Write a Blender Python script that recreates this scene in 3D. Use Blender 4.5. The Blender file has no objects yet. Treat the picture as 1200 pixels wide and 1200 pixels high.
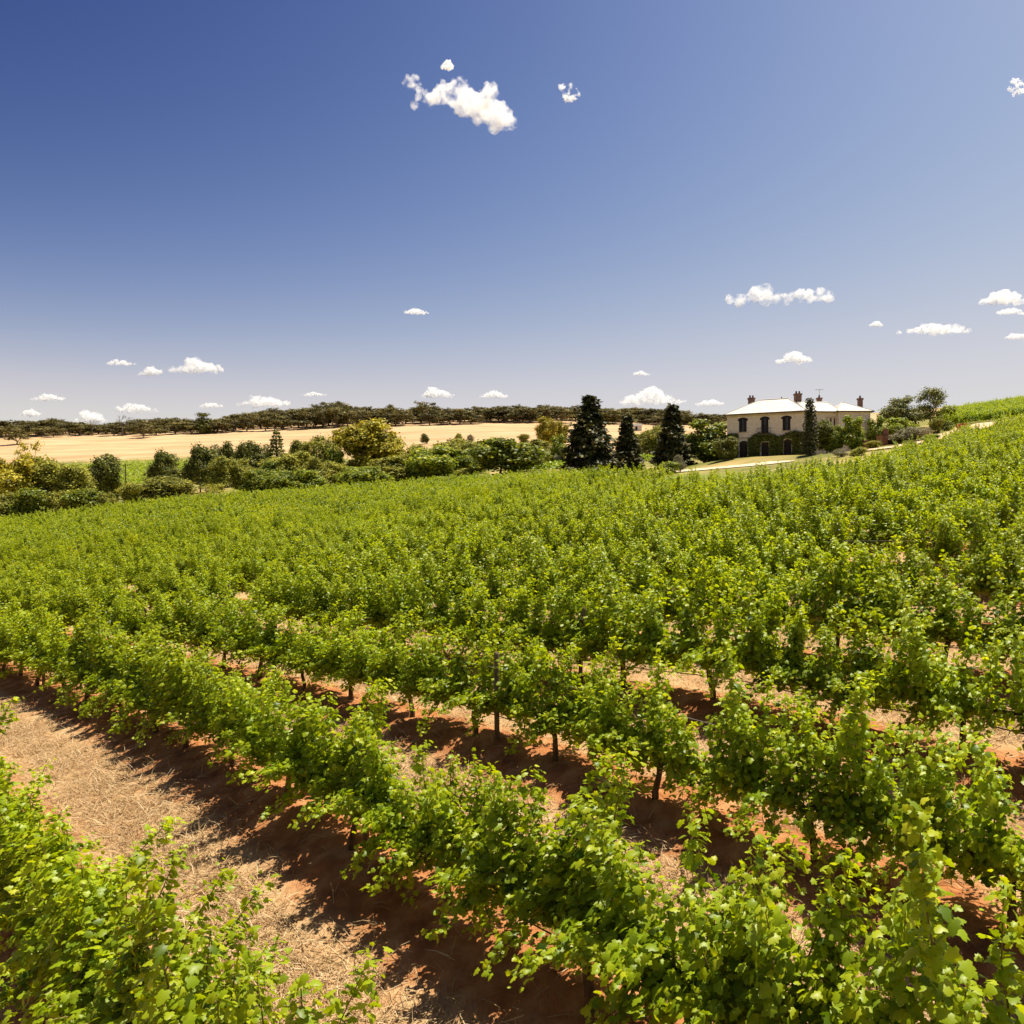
import bpy, bmesh, math, random
import numpy as np
from mathutils import Vector, Matrix, Quaternion
C = bpy.context.scene.collection
sc = bpy.context.scene
R = math.radians
# ------------------------------------------------------------------ camera, sky, sun, exposure
cam_d = bpy.data.cameras.new('camera'); cam = bpy.data.objects.new('camera', cam_d); C.objects.link(cam)
cam.location = (0, 0, 0); cam.rotation_euler = (R(90), 0, 0)
cam_d.sensor_width = 36; cam_d.lens = 30; cam_d.clip_start = .1; cam_d.clip_end = 80000
sc.camera = cam
SUN_AZ, SUN_EL = R(48), R(72)                # azimuth clockwise from the view axis (+Y)
w = bpy.data.worlds.new('World'); sc.world = w; w.use_nodes = True
wn, wl = w.node_tree.nodes, w.node_tree.links
sky = wn.new('ShaderNodeTexSky'); sky.sky_type = 'NISHITA'; sky.sun_disc = False
sky.sun_elevation = SUN_EL; sky.sun_rotation = SUN_AZ
sky.altitude = 300; sky.air_density = 1.0; sky.dust_density = .6; sky.ozone_density = 3.0
sp_ = wn.new('ShaderNodeSeparateColor'); cb_ = wn.new('ShaderNodeCombineColor'); wl.new(sky.outputs[0], sp_.inputs[0])
EXPO = .80                                   # polarised, contrasty exposure of the sky, channel by channel
wtc = wn.new('ShaderNodeTexCoord'); wsp = wn.new('ShaderNodeSeparateXYZ'); wl.new(wtc.outputs['Generated'], wsp.inputs[0])
for ch, (ka, kg, kx, kz) in enumerate(((-3.10, 2.418, -.56, 4.2), (-3.45, 1.996, -.44, 3.5), (-3.04, 1.469, -.292, 2.13))):
    pw = wn.new('ShaderNodeMath'); pw.operation = 'POWER'; pw.inputs[1].default_value = kg; wl.new(sp_.outputs[ch], pw.inputs[0])
    mu = wn.new('ShaderNodeMath'); mu.operation = 'MULTIPLY'; mu.inputs[1].default_value = math.exp(ka)/.1*2**-EXPO; wl.new(pw.outputs[0], mu.inputs[0])
    pz_ = wn.new('ShaderNodeMath'); pz_.operation = 'MULTIPLY_ADD'; pz_.inputs[1].default_value = kz; pz_.inputs[2].default_value = kx; wl.new(wsp.outputs[2], pz_.inputs[0])
    px_ = wn.new('ShaderNodeMath'); px_.operation = 'MULTIPLY'; wl.new(pz_.outputs[0], px_.inputs[1]); wl.new(wsp.outputs[0], px_.inputs[0])
    pe_ = wn.new('ShaderNodeMath'); pe_.operation = 'EXPONENT'; wl.new(px_.outputs[0], pe_.inputs[0])
    m0_ = mu; mu = wn.new('ShaderNodeMath'); mu.operation = 'MULTIPLY'; wl.new(m0_.outputs[0], mu.inputs[0]); wl.new(pe_.outputs[0], mu.inputs[1])
    top = (.72, .75, .84)[ch]/.1*2**-EXPO                           # soft shoulder: v/(1+(v/top)^4)^(1/4)
    q1 = wn.new('ShaderNodeMath'); q1.operation = 'DIVIDE'; q1.inputs[1].default_value = top; wl.new(mu.outputs[0], q1.inputs[0])
    q2 = wn.new('ShaderNodeMath'); q2.operation = 'POWER'; q2.inputs[1].default_value = 4; wl.new(q1.outputs[0], q2.inputs[0])
    q3 = wn.new('ShaderNodeMath'); q3.operation = 'ADD'; q3.inputs[1].default_value = 1; wl.new(q2.outputs[0], q3.inputs[0])
    q4 = wn.new('ShaderNodeMath'); q4.operation = 'POWER'; q4.inputs[1].default_value = -.25; wl.new(q3.outputs[0], q4.inputs[0])
    mi = wn.new('ShaderNodeMath'); mi.operation = 'MULTIPLY'; wl.new(q4.outputs[0], mi.inputs[0]); wl.new(mu.outputs[0], mi.inputs[1])
    wl.new(mi.outputs[0], cb_.inputs[ch])
wl.new(cb_.outputs[0], wn['Background'].inputs[0]); wn['Background'].inputs[1].default_value = .1
sl = bpy.data.lights.new('sun', 'SUN'); sl.energy = 5.0; sl.angle = R(.5); sl.color = (1, .915, .75)
so = bpy.data.objects.new('sun', sl); C.objects.link(so)
sdir = Vector((math.sin(SUN_AZ)*math.cos(SUN_EL), math.cos(SUN_AZ)*math.cos(SUN_EL), math.sin(SUN_EL)))
so.rotation_euler = sdir.to_track_quat('Z', 'Y').to_euler(); so.location = (0, 0, 60)
sc.view_settings.view_transform = 'Standard'; sc.view_settings.look = 'None'
sc.view_settings.exposure = EXPO; sc.view_settings.gamma = 1
cy = sc.cycles
cy.max_bounces = 16; cy.diffuse_bounces = 3; cy.glossy_bounces = 2; cy.transmission_bounces = 4; cy.volume_bounces = 16
cy.transparent_max_bounces = 8; cy.use_denoising = True; cy.caustics_reflective = False; cy.caustics_refractive = False
cy.volume_step_rate = 1.0; cy.volume_max_steps = 128

# ------------------------------------------------------------------ helpers
def tag(o, label=None, cat=None, group=None, kind=None):
    if label: o['label'] = label
    if cat: o['category'] = cat
    if group: o['group'] = group
    if kind: o['kind'] = kind
    return o
def empty(name, loc, rz=0):
    o = bpy.data.objects.new(name, None); C.objects.link(o); o.location = loc; o.rotation_euler = (0, 0, rz)
    o.empty_display_size = .2
    return o
def link(name, me, m=None, parent=None):
    o = bpy.data.objects.new(name, me); C.objects.link(o)
    if m is not None and len(me.materials) == 0: me.materials.append(m)
    if parent: o.parent = parent
    return o
def copy_tree(o, parent=None):
    c = o.copy(); C.objects.link(c); c.parent = parent
    for ch in list(o.children): copy_tree(ch, c)
    return c
def np_mesh(name, V, F, rnd=None, smooth=False):
    """V (n,3); F list of (k,m) int arrays"""
    me = bpy.data.meshes.new(name)
    V = np.ascontiguousarray(V, dtype=np.float32)
    if not isinstance(F, list): F = [F]
    lc = np.concatenate([np.full(len(f), f.shape[1], dtype=np.int32) for f in F])
    li = np.concatenate([f.reshape(-1) for f in F]).astype(np.int32)
    ls = np.concatenate([[0], np.cumsum(lc)[:-1]]).astype(np.int32)
    me.vertices.add(len(V)); me.vertices.foreach_set('co', V.reshape(-1))
    me.loops.add(len(li)); me.loops.foreach_set('vertex_index', li)
    me.polygons.add(len(lc)); me.polygons.foreach_set('loop_start', ls); me.polygons.foreach_set('loop_total', lc)
    if smooth: me.polygons.foreach_set('use_smooth', np.ones(len(lc), dtype=bool))
    if rnd is not None:
        a = me.attributes.new('rnd', 'FLOAT', 'POINT'); a.data.foreach_set('value', np.asarray(rnd, dtype=np.float32))
    me.update(calc_edges=True)
    return me
class MB:
    """collects boxes, tubes, quads into one mesh"""
    def __init__(s): s.v = []; s.f = []
    def add(s, vs, fs):
        n = len(s.v); s.v += [tuple(v) for v in vs]; s.f += [tuple(i+n for i in f) for f in fs]
    def box(s, lo, hi):
        x0, y0, z0 = lo; x1, y1, z1 = hi
        s.add([(x0,y0,z0),(x1,y0,z0),(x1,y1,z0),(x0,y1,z0),(x0,y0,z1),(x1,y0,z1),(x1,y1,z1),(x0,y1,z1)],
              [(0,3,2,1),(4,5,6,7),(0,1,5,4),(1,2,6,5),(2,3,7,6),(3,0,4,7)])
    def tube(s, pts, rad, n=6, cap=True):
        pts = [Vector(p) for p in pts]; rings = []; b = len(s.v)
        for i, p in enumerate(pts):
            d = (pts[min(i+1, len(pts)-1)] - pts[max(i-1, 0)])
            d = d.normalized() if d.length > 1e-9 else Vector((0,0,1))
            a = d.cross(Vector((0,1,0)) if abs(d.y) < .9 else Vector((1,0,0))).normalized(); c = d.cross(a)
            r = rad[i] if hasattr(rad, '__len__') else rad
            for k in range(n):
                t = 2*math.pi*k/n; s.v.append(tuple(p + (a*math.cos(t)+c*math.sin(t))*r))
        for i in range(len(pts)-1):
            for k in range(n):
                s.f.append((b+i*n+k, b+i*n+(k+1)%n, b+(i+1)*n+(k+1)%n, b+(i+1)*n+k))
        if cap:
            s.f.append(tuple(b+k for k in range(n))[::-1]); s.f.append(tuple(b+(len(pts)-1)*n+k for k in range(n)))
    def mesh(s, name, smooth=False):
        me = bpy.data.meshes.new(name); me.from_pydata(s.v, [], s.f); me.update()
        if smooth: me.polygons.foreach_set('use_smooth', np.ones(len(me.polygons), dtype=bool))
        return me
    def build(s, name, m, parent=None, smooth=False): return link(name, s.mesh(name, smooth), m, parent)
# ------------------------------------------------------------------ materials
def newmat(name):
    m = bpy.data.materials.new(name); m.use_nodes = True; nt = m.node_tree
    return m, nt.nodes, nt.links, nt.nodes['Principled BSDF']
def col(c): return (c[0], c[1], c[2], 1)
def ramp(n, stops, mode='LINEAR'):
    r = n.new('ShaderNodeValToRGB'); r.color_ramp.interpolation = mode
    e = r.color_ramp.elements
    while len(e) < len(stops): e.new(.5)
    for i, (p, c) in enumerate(stops): e[i].position = p; e[i].color = col(c)
    return r
def leaf_mat(name, stops, transl, tfac=.4, rough=.5, spec=.3, objvar=.25):
    m, n, l, p = newmat(name)
    at = n.new('ShaderNodeAttribute'); at.attribute_name = 'rnd'
    r = ramp(n, stops); l.new(at.outputs['Fac'], r.inputs[0])
    oi = n.new('ShaderNodeObjectInfo')
    mr = n.new('ShaderNodeMapRange'); mr.inputs[3].default_value = 1-objvar; mr.inputs[4].default_value = 1+objvar
    l.new(oi.outputs['Random'], mr.inputs[0])
    hsv = n.new('ShaderNodeHueSaturation'); l.new(mr.outputs[0], hsv.inputs['Value']); l.new(r.outputs[0], hsv.inputs['Color'])
    l.new(hsv.outputs[0], p.inputs['Base Color']); p.inputs['Roughness'].default_value = rough
    p.inputs['Specular IOR Level'].default_value = spec
    tr = n.new('ShaderNodeBsdfTranslucent')
    mx = n.new('ShaderNodeMix'); mx.data_type = 'RGBA'; mx.blend_type = 'MULTIPLY'; mx.inputs[0].default_value = 1
    l.new(hsv.outputs[0], mx.inputs[6]); mx.inputs[7].default_value = col(transl)
    l.new(mx.outputs[2], tr.inputs[0])
    ms = n.new('ShaderNodeMixShader'); ms.inputs[0].default_value = tfac
    l.new(p.outputs[0], ms.inputs[1]); l.new(tr.outputs[0], ms.inputs[2])
    l.new(ms.outputs[0], n['Material Output'].inputs[0])
    return m
def noise_mat(name, stops, scale=5, detail=6, rough=.9, bump=.3, bscale=None, stretch=(1,1,1), spec=.2, coord='Object'):
    m, n, l, p = newmat(name)
    tc = n.new('ShaderNodeTexCoord'); mp = n.new('ShaderNodeMapping'); mp.inputs['Scale'].default_value = stretch
    l.new(tc.outputs[coord], mp.inputs[0])
    nz = n.new('ShaderNodeTexNoise'); nz.inputs['Scale'].default_value = scale; nz.inputs['Detail'].default_value = detail
    l.new(mp.outputs[0], nz.inputs['Vector'])
    r = ramp(n, stops); l.new(nz.outputs['Fac'], r.inputs[0]); l.new(r.outputs[0], p.inputs['Base Color'])
    p.inputs['Roughness'].default_value = rough; p.inputs['Specular IOR Level'].default_value = spec
    if bump:
        n2 = n.new('ShaderNodeTexNoise'); n2.inputs['Scale'].default_value = bscale or scale*3; n2.inputs['Detail'].default_value = 5
        l.new(mp.outputs[0], n2.inputs['Vector'])
        b = n.new('ShaderNodeBump'); b.inputs['Strength'].default_value = bump; b.inputs['Distance'].default_value = .05
        l.new(n2.outputs['Fac'], b.inputs['Height']); l.new(b.outputs[0], p.inputs['Normal'])
    return m
def ss(a, b, x): t = np.clip((x-a)/(b-a), 0, 1); return t*t*(3-2*t)
# ------------------------------------------------------------------ terrain (metres, eye at z = 0)
PX = np.array([-600,-200,0,200,400,640,800,943,1000,1100,1200,1400,1800], float)
ZS = np.array([20,30,45,70,90,110,130,170,250,330,450,560,700,1200,2600], float)
YT = {-600:[780,735,712,695,680,655,600,560,518], -200:[735,690,672,655,643,622,582,550,516],
      0:[709,668,648,631,617,606,572,541,513], 200:[685,645,625,607,594,584,557,534,509], 400:[660,624,606,590,579,568,547,529,501],
      640:[629,593,577,567,557,549,537,519,495], 800:[610,583,562,552,546,541,532,518,498], 943:[593,568,549,536,530,524,515,505,494],
      1000:[586,558,540,526,519,510,503,498,493], 1100:[572,541,524,511,503,493,488,487,486], 1200:[557,524,509,498,490,478,472,474,478],
      1400:[530,495,480,470,462,452,450,455,460], 1800:[478,442,428,420,415,410,410,420,430]}
CAM_H = 4.5
def pchip(x, y, xi):
    h = np.diff(x); d = np.diff(y, axis=0)/h[:, None] if y.ndim > 1 else np.diff(y)/h
    m = np.zeros_like(y)
    for i in range(1, len(x)-1):
        a, b = d[i-1], d[i]
        with np.errstate(all='ignore'):
            hm = 3*(h[i-1]+h[i])/((2*h[i]+h[i-1])/a+(h[i]+2*h[i-1])/b)
        m[i] = np.where(a*b > 0, hm, 0)
    m[0] = d[0]; m[-1] = d[-1]
    k = np.clip(np.searchsorted(x, xi)-1, 0, len(x)-2); t = (xi-x[k])/h[k]
    H = h[k]
    if y.ndim > 1: t = t[:, None]; H = H[:, None]
    return ((1+2*t)*(1-t)**2)*y[k]+(t*(1-t)**2)*H*m[k]+(t*t*(3-2*t))*y[k+1]+(t*t*(t-1))*H*m[k+1]
_T = np.zeros((len(ZS), len(PX)))
for j, p in enumerate(PX):
    ys = YT[int(p)]; h = 534-.13*(p-600)
    full = [h+4500/20, h+4500/30]+ys
    zz = [(600-y)*Z/1000 for y, Z in zip(full, ZS)]
    z450 = zz[-1]; y450 = 600-z450*1000/450; zz += [(606-y450)*.56, (604-y450)*.7, z450+15, z450-30]
    _T[:, j] = zz
_lz = np.linspace(math.log(20), math.log(2600), 140); _lp = np.linspace(-600, 1800, 241)
_D = pchip(np.log(ZS), _T, _lz)                       # depth
_D = pchip(PX, np.ascontiguousarray(_D.T), _lp).T     # azimuth
for _ in range(3):
    _D[1:-1] = (_D[:-2]+2*_D[1:-1]+_D[2:])/4
    _D[:, 1:-1] = (_D[:, :-2]+2*_D[:, 1:-1]+_D[:, 2:])/4
HOUSE = np.array([40.5, 121.5])
def ground(X, Y):
    X = np.asarray(X, float); Y = np.asarray(Y, float)
    Yc = np.maximum(Y, 30.); Xe = np.clip(X, -1.2*Yc, 1.2*Yc)
    pl = .066*np.clip(Y, -60, 60)+.13*Xe-CAM_H-.5*(1-ss(4.5, 14, Y))
    Yt = np.clip(Y, 20, 2600)
    fz = (np.log(Yt)-_lz[0])/(_lz[1]-_lz[0]); fp = (np.clip(600+1000*X/Yt, -600, 1800)+600)/10
    i = np.clip(fz.astype(int), 0, 138); j = np.clip(fp.astype(int), 0, 239); a = fz-i; b = fp-j
    t = (_D[i, j]*(1-a)+_D[i+1, j]*a)*(1-b)+(_D[i, j+1]*(1-a)+_D[i+1, j+1]*a)*b
    s = ss(28, 55, Y); z = pl*(1-s)+t*s
    k = 1-ss(8, 17, np.hypot(X-HOUSE[0], Y-HOUSE[1]))
    return z*(1-k)+7.55*k
def gz(x, y): return float(ground(np.array([x]), np.array([y]))[0])
def at(px, Z): return (px-600)/1000*Z, Z
TH = R(39); U = np.array([-math.sin(TH), math.cos(TH)]); N = np.array([math.cos(TH), math.sin(TH)])
D0, DS = 2.05, 3.0
def bend(t):                                        # the rows swing slightly along their length
    u = np.maximum(np.asarray(t, float)-9, 0); return -(.0025*np.minimum(u, 15)**2+.075*np.maximum(u-15, 0))
def bang(t):
    u = max(t-9, 0); return math.atan(.005*min(u, 15))
def rowpos(d, t): return N*(d+float(bend(t)))+U*t                                   # first row offset, row spacing
EDGE = [(-900,120),(-600,126),(-200,128),(0,129),(200,131),(400,131),(560,124),(640,113),(700,103),(760,86),(800,74),(850,68),(943,66),(1000,66),(1050,73),(1100,87),(1150,96),(1200,100),(1300,106),(1800,120)]
EPX = np.array([e[0] for e in EDGE], float); EZ = np.array([e[1] for e in EDGE], float)
def infield(X, Y):
    px = 600+1000*X/np.maximum(Y, .5)
    return (Y < np.interp(px, EPX, EZ)) | (Y < 1)
# a cheap smooth value noise
def vnoise(x, y, seed=0):
    xi = np.floor(x).astype(np.int64); yi = np.floor(y).astype(np.int64); fx = x-xi; fy = y-yi
    fx = fx*fx*(3-2*fx); fy = fy*fy*(3-2*fy)
    def h(a, b):
        n = (a*374761393+b*668265263+seed*974711) & 0x7fffffff
        n = ((n ^ (n >> 13))*1274126177) & 0x7fffffff
        return ((n ^ (n >> 16)) & 0xffff)/65535.
    return (h(xi, yi)*(1-fx)+h(xi+1, yi)*fx)*(1-fy)+(h(xi, yi+1)*(1-fx)+h(xi+1, yi+1)*fx)*fy
def fbm(x, y, seed=0, o=4):
    s = 0; a = .5
    for k in range(o): s = s+a*vnoise(x*2**k, y*2**k, seed+k); a *= .5
    return s
def near_detail(X, Y):
    t = X*U[0]+Y*U[1]; d = X*N[0]+Y*N[1]-bend(t)
    dd = (d-D0+DS/2) % DS-DS/2
    dd = dd+.35*(fbm(t*.9, d*.5, 3)-.5)
    soil = np.exp(-(dd/.75)**2)
    far = 1-ss(35, 70, np.hypot(X, Y))
    z = .16*np.exp(-(dd/.5)**2)+.16*(fbm(X*2.2, Y*2.2, 11, 5)-.5)*soil+.05*(fbm(X*1.3, Y*1.3, 19, 4)-.5)
    z = z+.13*np.maximum(fbm(X*5, Y*5, 31, 3)-.42, 0)*soil*2
    return z*far*np.where(infield(X, Y), 1, 0)
def gfull(X, Y): return ground(X, Y)+near_detail(np.asarray(X, float), np.asarray(Y, float))
def axis(lo, f0, f1, hi, step, g):
    a = list(np.arange(f0, f1, step)); x, s = f1, step
    while x < hi: a.append(x); s *= g; x += s
    a.append(hi); x, s, b = f0, step, []
    while True:
        s *= g; x -= s
        if x <= lo: break
        b.append(x)
    b.append(lo)
    return np.array(b[::-1]+a)
gx = axis(-1900, -12, 17, 1900, .11, 1.035); gy = axis(-60, 3.0, 22, 2600, .11, 1.03)
GX, GY = np.meshgrid(gx, gy); gxf, gyf = GX.ravel(), GY.ravel()
GV = np.stack([gxf, gyf, gfull(gxf, gyf)], 1)
nx, ny = len(gx), len(gy)
q = (np.arange(ny-1)[:, None]*nx+np.arange(nx-1)[None]).ravel()
gme = np_mesh('ground', GV, np.stack([q, q+1, q+nx+1, q+nx], 1), smooth=True)
# land-use zones: R vineyard soil, G golden stubble
pxg = 600+1000*gxf/np.maximum(gyf, 1)
inf = infield(gxf, gyf).astype(float)
g0 = np.interp(pxg, [-600, 0, 250, 400, 600, 700, 900, 1100], [330, 318, 325, 300, 262, 225, 300, 330])
gold = ss(-12, 12, gyf-g0)*(1-ss(520, 600, gyf)*.5)
gold = np.maximum(gold, .12*ss(855, 900, pxg)*(1-ss(1180, 1260, pxg))*ss(60, 64, gyf)*(1-ss(118, 130, gyf)))
ca = gme.color_attributes.new('zone', 'FLOAT_COLOR', 'POINT')
ca.data.foreach_set('color', np.stack([inf, gold, np.zeros_like(inf), np.ones_like(inf)], 1).astype(np.float32).ravel())
gm, n, l, p = newmat('ground_soil')
tc = n.new('ShaderNodeTexCoord')
def noise(scale, detail=5, src=None, dist=0):
    z = n.new('ShaderNodeTexNoise'); z.inputs['Scale'].default_value = scale; z.inputs['Detail'].default_value = detail
    z.inputs['Distortion'].default_value = dist
    l.new(src or tc.outputs['Object'], z.inputs['Vector']); return z
def math_(op, a, b=None, c=None):
    k = n.new('ShaderNodeMath'); k.operation = op
    for i, v in enumerate((a, b, c)):
        if v is None: continue
        if isinstance(v, (int, float)): k.inputs[i].default_value = v
        else: l.new(v, k.inputs[i])
    return k.outputs[0]
def mixc(f, a, b, mode='MIX'):
    k = n.new('ShaderNodeMix'); k.data_type = 'RGBA'; k.blend_type = mode
    if isinstance(f, (int, float)): k.inputs[0].default_value = f
    else: l.new(f, k.inputs[0])
    for i, v in ((6, a), (7, b)):
        if isinstance(v, tuple): k.inputs[i].default_value = col(v)
        else: l.new(v, k.inputs[i])
    return k.outputs[2]
sep = n.new('ShaderNodeSeparateXYZ'); l.new(tc.outputs['Object'], sep.inputs[0])
dcoord = math_('ADD', math_('MULTIPLY', sep.outputs[0], float(N[0])), math_('MULTIPLY', sep.outputs[1], float(N[1])))
tcoord = math_('ADD', math_('MULTIPLY', sep.outputs[0], float(U[0])), math_('MULTIPLY', sep.outputs[1], float(U[1])))
ub = math_('MAXIMUM', math_('SUBTRACT', tcoord, 9.), 0.)
bq = math_('MULTIPLY', math_('POWER', math_('MINIMUM', ub, 15.), 2.), .0025)
bl_ = math_('MULTIPLY', math_('MAXIMUM', math_('SUBTRACT', ub, 15.), 0.), .075)
dcoord = math_('ADD', dcoord, math_('ADD', bq, bl_))
wob = math_('MULTIPLY', math_('SUBTRACT', noise(.9, 4).outputs['Fac'], .5), .9)
fr = math_('ABSOLUTE', math_('SUBTRACT', math_('WRAP', math_('ADD', math_('SUBTRACT', dcoord, D0-DS/2), wob), DS, 0.), DS/2))
mr = n.new('ShaderNodeMapRange'); mr.interpolation_type = 'SMOOTHSTEP'
mr.inputs[1].default_value = .50; mr.inputs[2].default_value = .95; l.new(fr, mr.inputs[0])     # 0 under vines, 1 in the alley
soil = ramp(n, [(.28, (.19, .068, .024)), (.5, (.36, .142, .052)), (.72, (.49, .245, .108))]); l.new(noise(3.2, 8).outputs['Fac'], soil.inputs[0])
# straw: fibres from two stretched noises
def fib(rot):
    mp = n.new('ShaderNodeMapping'); mp.inputs['Rotation'].default_value = (0, 0, rot); mp.inputs['Scale'].default_value = (60, 7, 8)
    l.new(tc.outputs['Object'], mp.inputs[0]); return noise(1, 3, mp.outputs[0], .6).outputs['Fac']
fb = math_('MAXIMUM', fib(.5), fib(1.9))
straw = ramp(n, [(.35, (.24, .135, .06)), (.55, (.46, .30, .15)), (.72, (.58, .42, .235))]); l.new(fb, straw.inputs[0])
patch = ramp(n, [(.46, (0, 0, 0)), (.62, (1, 1, 1))]); l.new(noise(1.7, 6).outputs['Fac'], patch.inputs[0])
alley = mixc(math_('MULTIPLY', patch.outputs[0], .35), straw.outputs[0], soil.outputs[0])
vine_c = mixc(mr.outputs[0], soil.outputs[0], alley)
gold_r = ramp(n, [(.3, (.41, .275, .15)), (.55, (.49, .335, .18)), (.75, (.55, .40, .235))]); l.new(noise(.05, 8).outputs['Fac'], gold_r.inputs[0])
gold2 = mixc(.25, gold_r.outputs[0], mixc(noise(.9, 4).outputs['Fac'], (.39, .245, .12), (.61, .46, .29)))
dry_r = ramp(n, [(.35, (.10, .12, .025)), (.5, (.22, .20, .055)), (.68, (.40, .29, .12))]); l.new(noise(.12, 8).outputs['Fac'], dry_r.inputs[0])
va = n.new('ShaderNodeVertexColor'); va.layer_name = 'zone'
sc3 = n.new('ShaderNodeSeparateColor'); l.new(va.outputs[0], sc3.inputs[0])
mpg = n.new('ShaderNodeMapping'); mpg.inputs['Scale'].default_value = (.006, .09, .02); l.new(tc.outputs['Object'], mpg.inputs[0])
stk = ramp(n, [(.42, (1, 1, 1)), (.50, (.80, .74, .66)), (.58, (1, 1, 1))]); l.new(noise(1, 3, mpg.outputs[0]).outputs['Fac'], stk.inputs[0])
gold2 = mixc(1.0, gold2, stk.outputs[0], 'MULTIPLY')
base = mixc(sc3.outputs[1], dry_r.outputs[0], gold2)
base = mixc(sc3.outputs[0], base, vine_c)
l.new(base, p.inputs['Base Color']); p.inputs['Roughness'].default_value = .95; p.inputs['Specular IOR Level'].default_value = .1
hgt = math_('ADD', math_('MULTIPLY', noise(9, 8).outputs['Fac'], 1.0), math_('MULTIPLY', fb, .5))
bp = n.new('ShaderNodeBump'); bp.inputs['Strength'].default_value = .8; bp.inputs['Distance'].default_value = .06
l.new(hgt, bp.inputs['Height']); l.new(bp.outputs[0], p.inputs['Normal'])
tag(link('ground', gme, gm), 'red soil and straw ground of the vineyard valley', None, None, 'structure')

# ------------------------------------------------------------------ draped sheets: driveway, lawn
def ribbon(name, pts, widths, m, off, label, seg=1.5, kind='structure'):
    P = [np.array(at(*q)) for q in pts]; path = []; wid = []
    for i in range(len(P)-1):
        k = max(2, int(np.linalg.norm(P[i+1]-P[i])/seg))
        for s in range(k):
            f = s/k; path.append(P[i]*(1-f)+P[i+1]*f); wid.append(widths[i]*(1-f)+widths[i+1]*f)
    path.append(P[-1]); wid.append(widths[-1]); path = np.array(path); wid = np.array(wid)
    for _ in range(6): path[1:-1] = (path[:-2]+path[1:-1]*2+path[2:])/4
    tg = np.gradient(path, axis=0); tg /= np.linalg.norm(tg, axis=1)[:, None]; nn = np.stack([-tg[:, 1], tg[:, 0]], 1)
    M = 9; V = []
    for k in range(M):
        f = k/(M-1)*2-1; e = .35*(vnoise(np.arange(len(path))*.35, np.full(len(path), k*7.), 5)-.5)*(abs(f) > .9)
        q = path+nn*((wid*.5*f+e*wid*.5)[:, None]); V.append(np.stack([q[:, 0], q[:, 1], ground(q[:, 0], q[:, 1])+off], 1))
    V = np.stack(V, 1).reshape(-1, 3); i = (np.arange(len(path)-1)[:, None]*M+np.arange(M-1)[None]).ravel()
    return tag(link(name, np_mesh(name, V, np.stack([i, i+1, i+M+1, i+M], 1), smooth=True), m), label, None, None, kind)
m_drive = noise_mat('pale_gravel', [(.3, (.50, .38, .25)), (.7, (.70, .57, .42))], 1.2, 6, .95, .3)
m_pink = noise_mat('pink_dirt', [(.3, (.55, .33, .20)), (.7, (.72, .50, .34))], .8, 6, .95, .3)
m_lawn = noise_mat('lawn_grass', [(.3, (.09, .13, .02)), (.55, (.18, .20, .035)), (.75, (.30, .27, .08))], .9, 8, .95, .5, 14)
ribbon('lawn', [(762,100),(800,90),(850,86),(890,86)], [7,13,12,5], m_lawn, .05, 'yellow green lawn below the gravel drive')
ribbon('driveway', [(770,112),(800,108),(850,107),(905,106),(930,104)], [3,6,6,5,2], m_drive, .09, 'pale gravel drive running past the stone house')
ribbon('dirt_track', [(1000,103),(1045,99),(1080,101),(1110,108),(1145,119),(1165,128)], [2,3.4,3.6,4,5,5], m_pink, .13, 'pink dirt track climbing beside the upper vines')

# ------------------------------------------------------------------ leaves
rng = np.random.default_rng(7)
def nrm(a): return a/np.maximum(np.linalg.norm(a, axis=-1, keepdims=True), 1e-9)
def leaves(tv, tf, P, A, Nn, S, r):
    """template verts (k,3) along x, normal z; A axis, Nn normal"""
    Nn = nrm(Nn); A = A-(A*Nn).sum(1, keepdims=True)*Nn; A = nrm(A); B = np.cross(Nn, A)
    tv = np.asarray(tv, float); k = len(tv); S = np.asarray(S)[:, None, None]
    V = P[:, None]+S*(tv[None, :, 0:1]*A[:, None]+tv[None, :, 1:2]*B[:, None]+tv[None, :, 2:3]*Nn[:, None])
    tf = np.asarray(tf); F = (np.arange(len(P))[:, None, None]*k+tf[None]).reshape(-1, tf.shape[1])
    return V.reshape(-1, 3), F, np.repeat(r, k)
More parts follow.
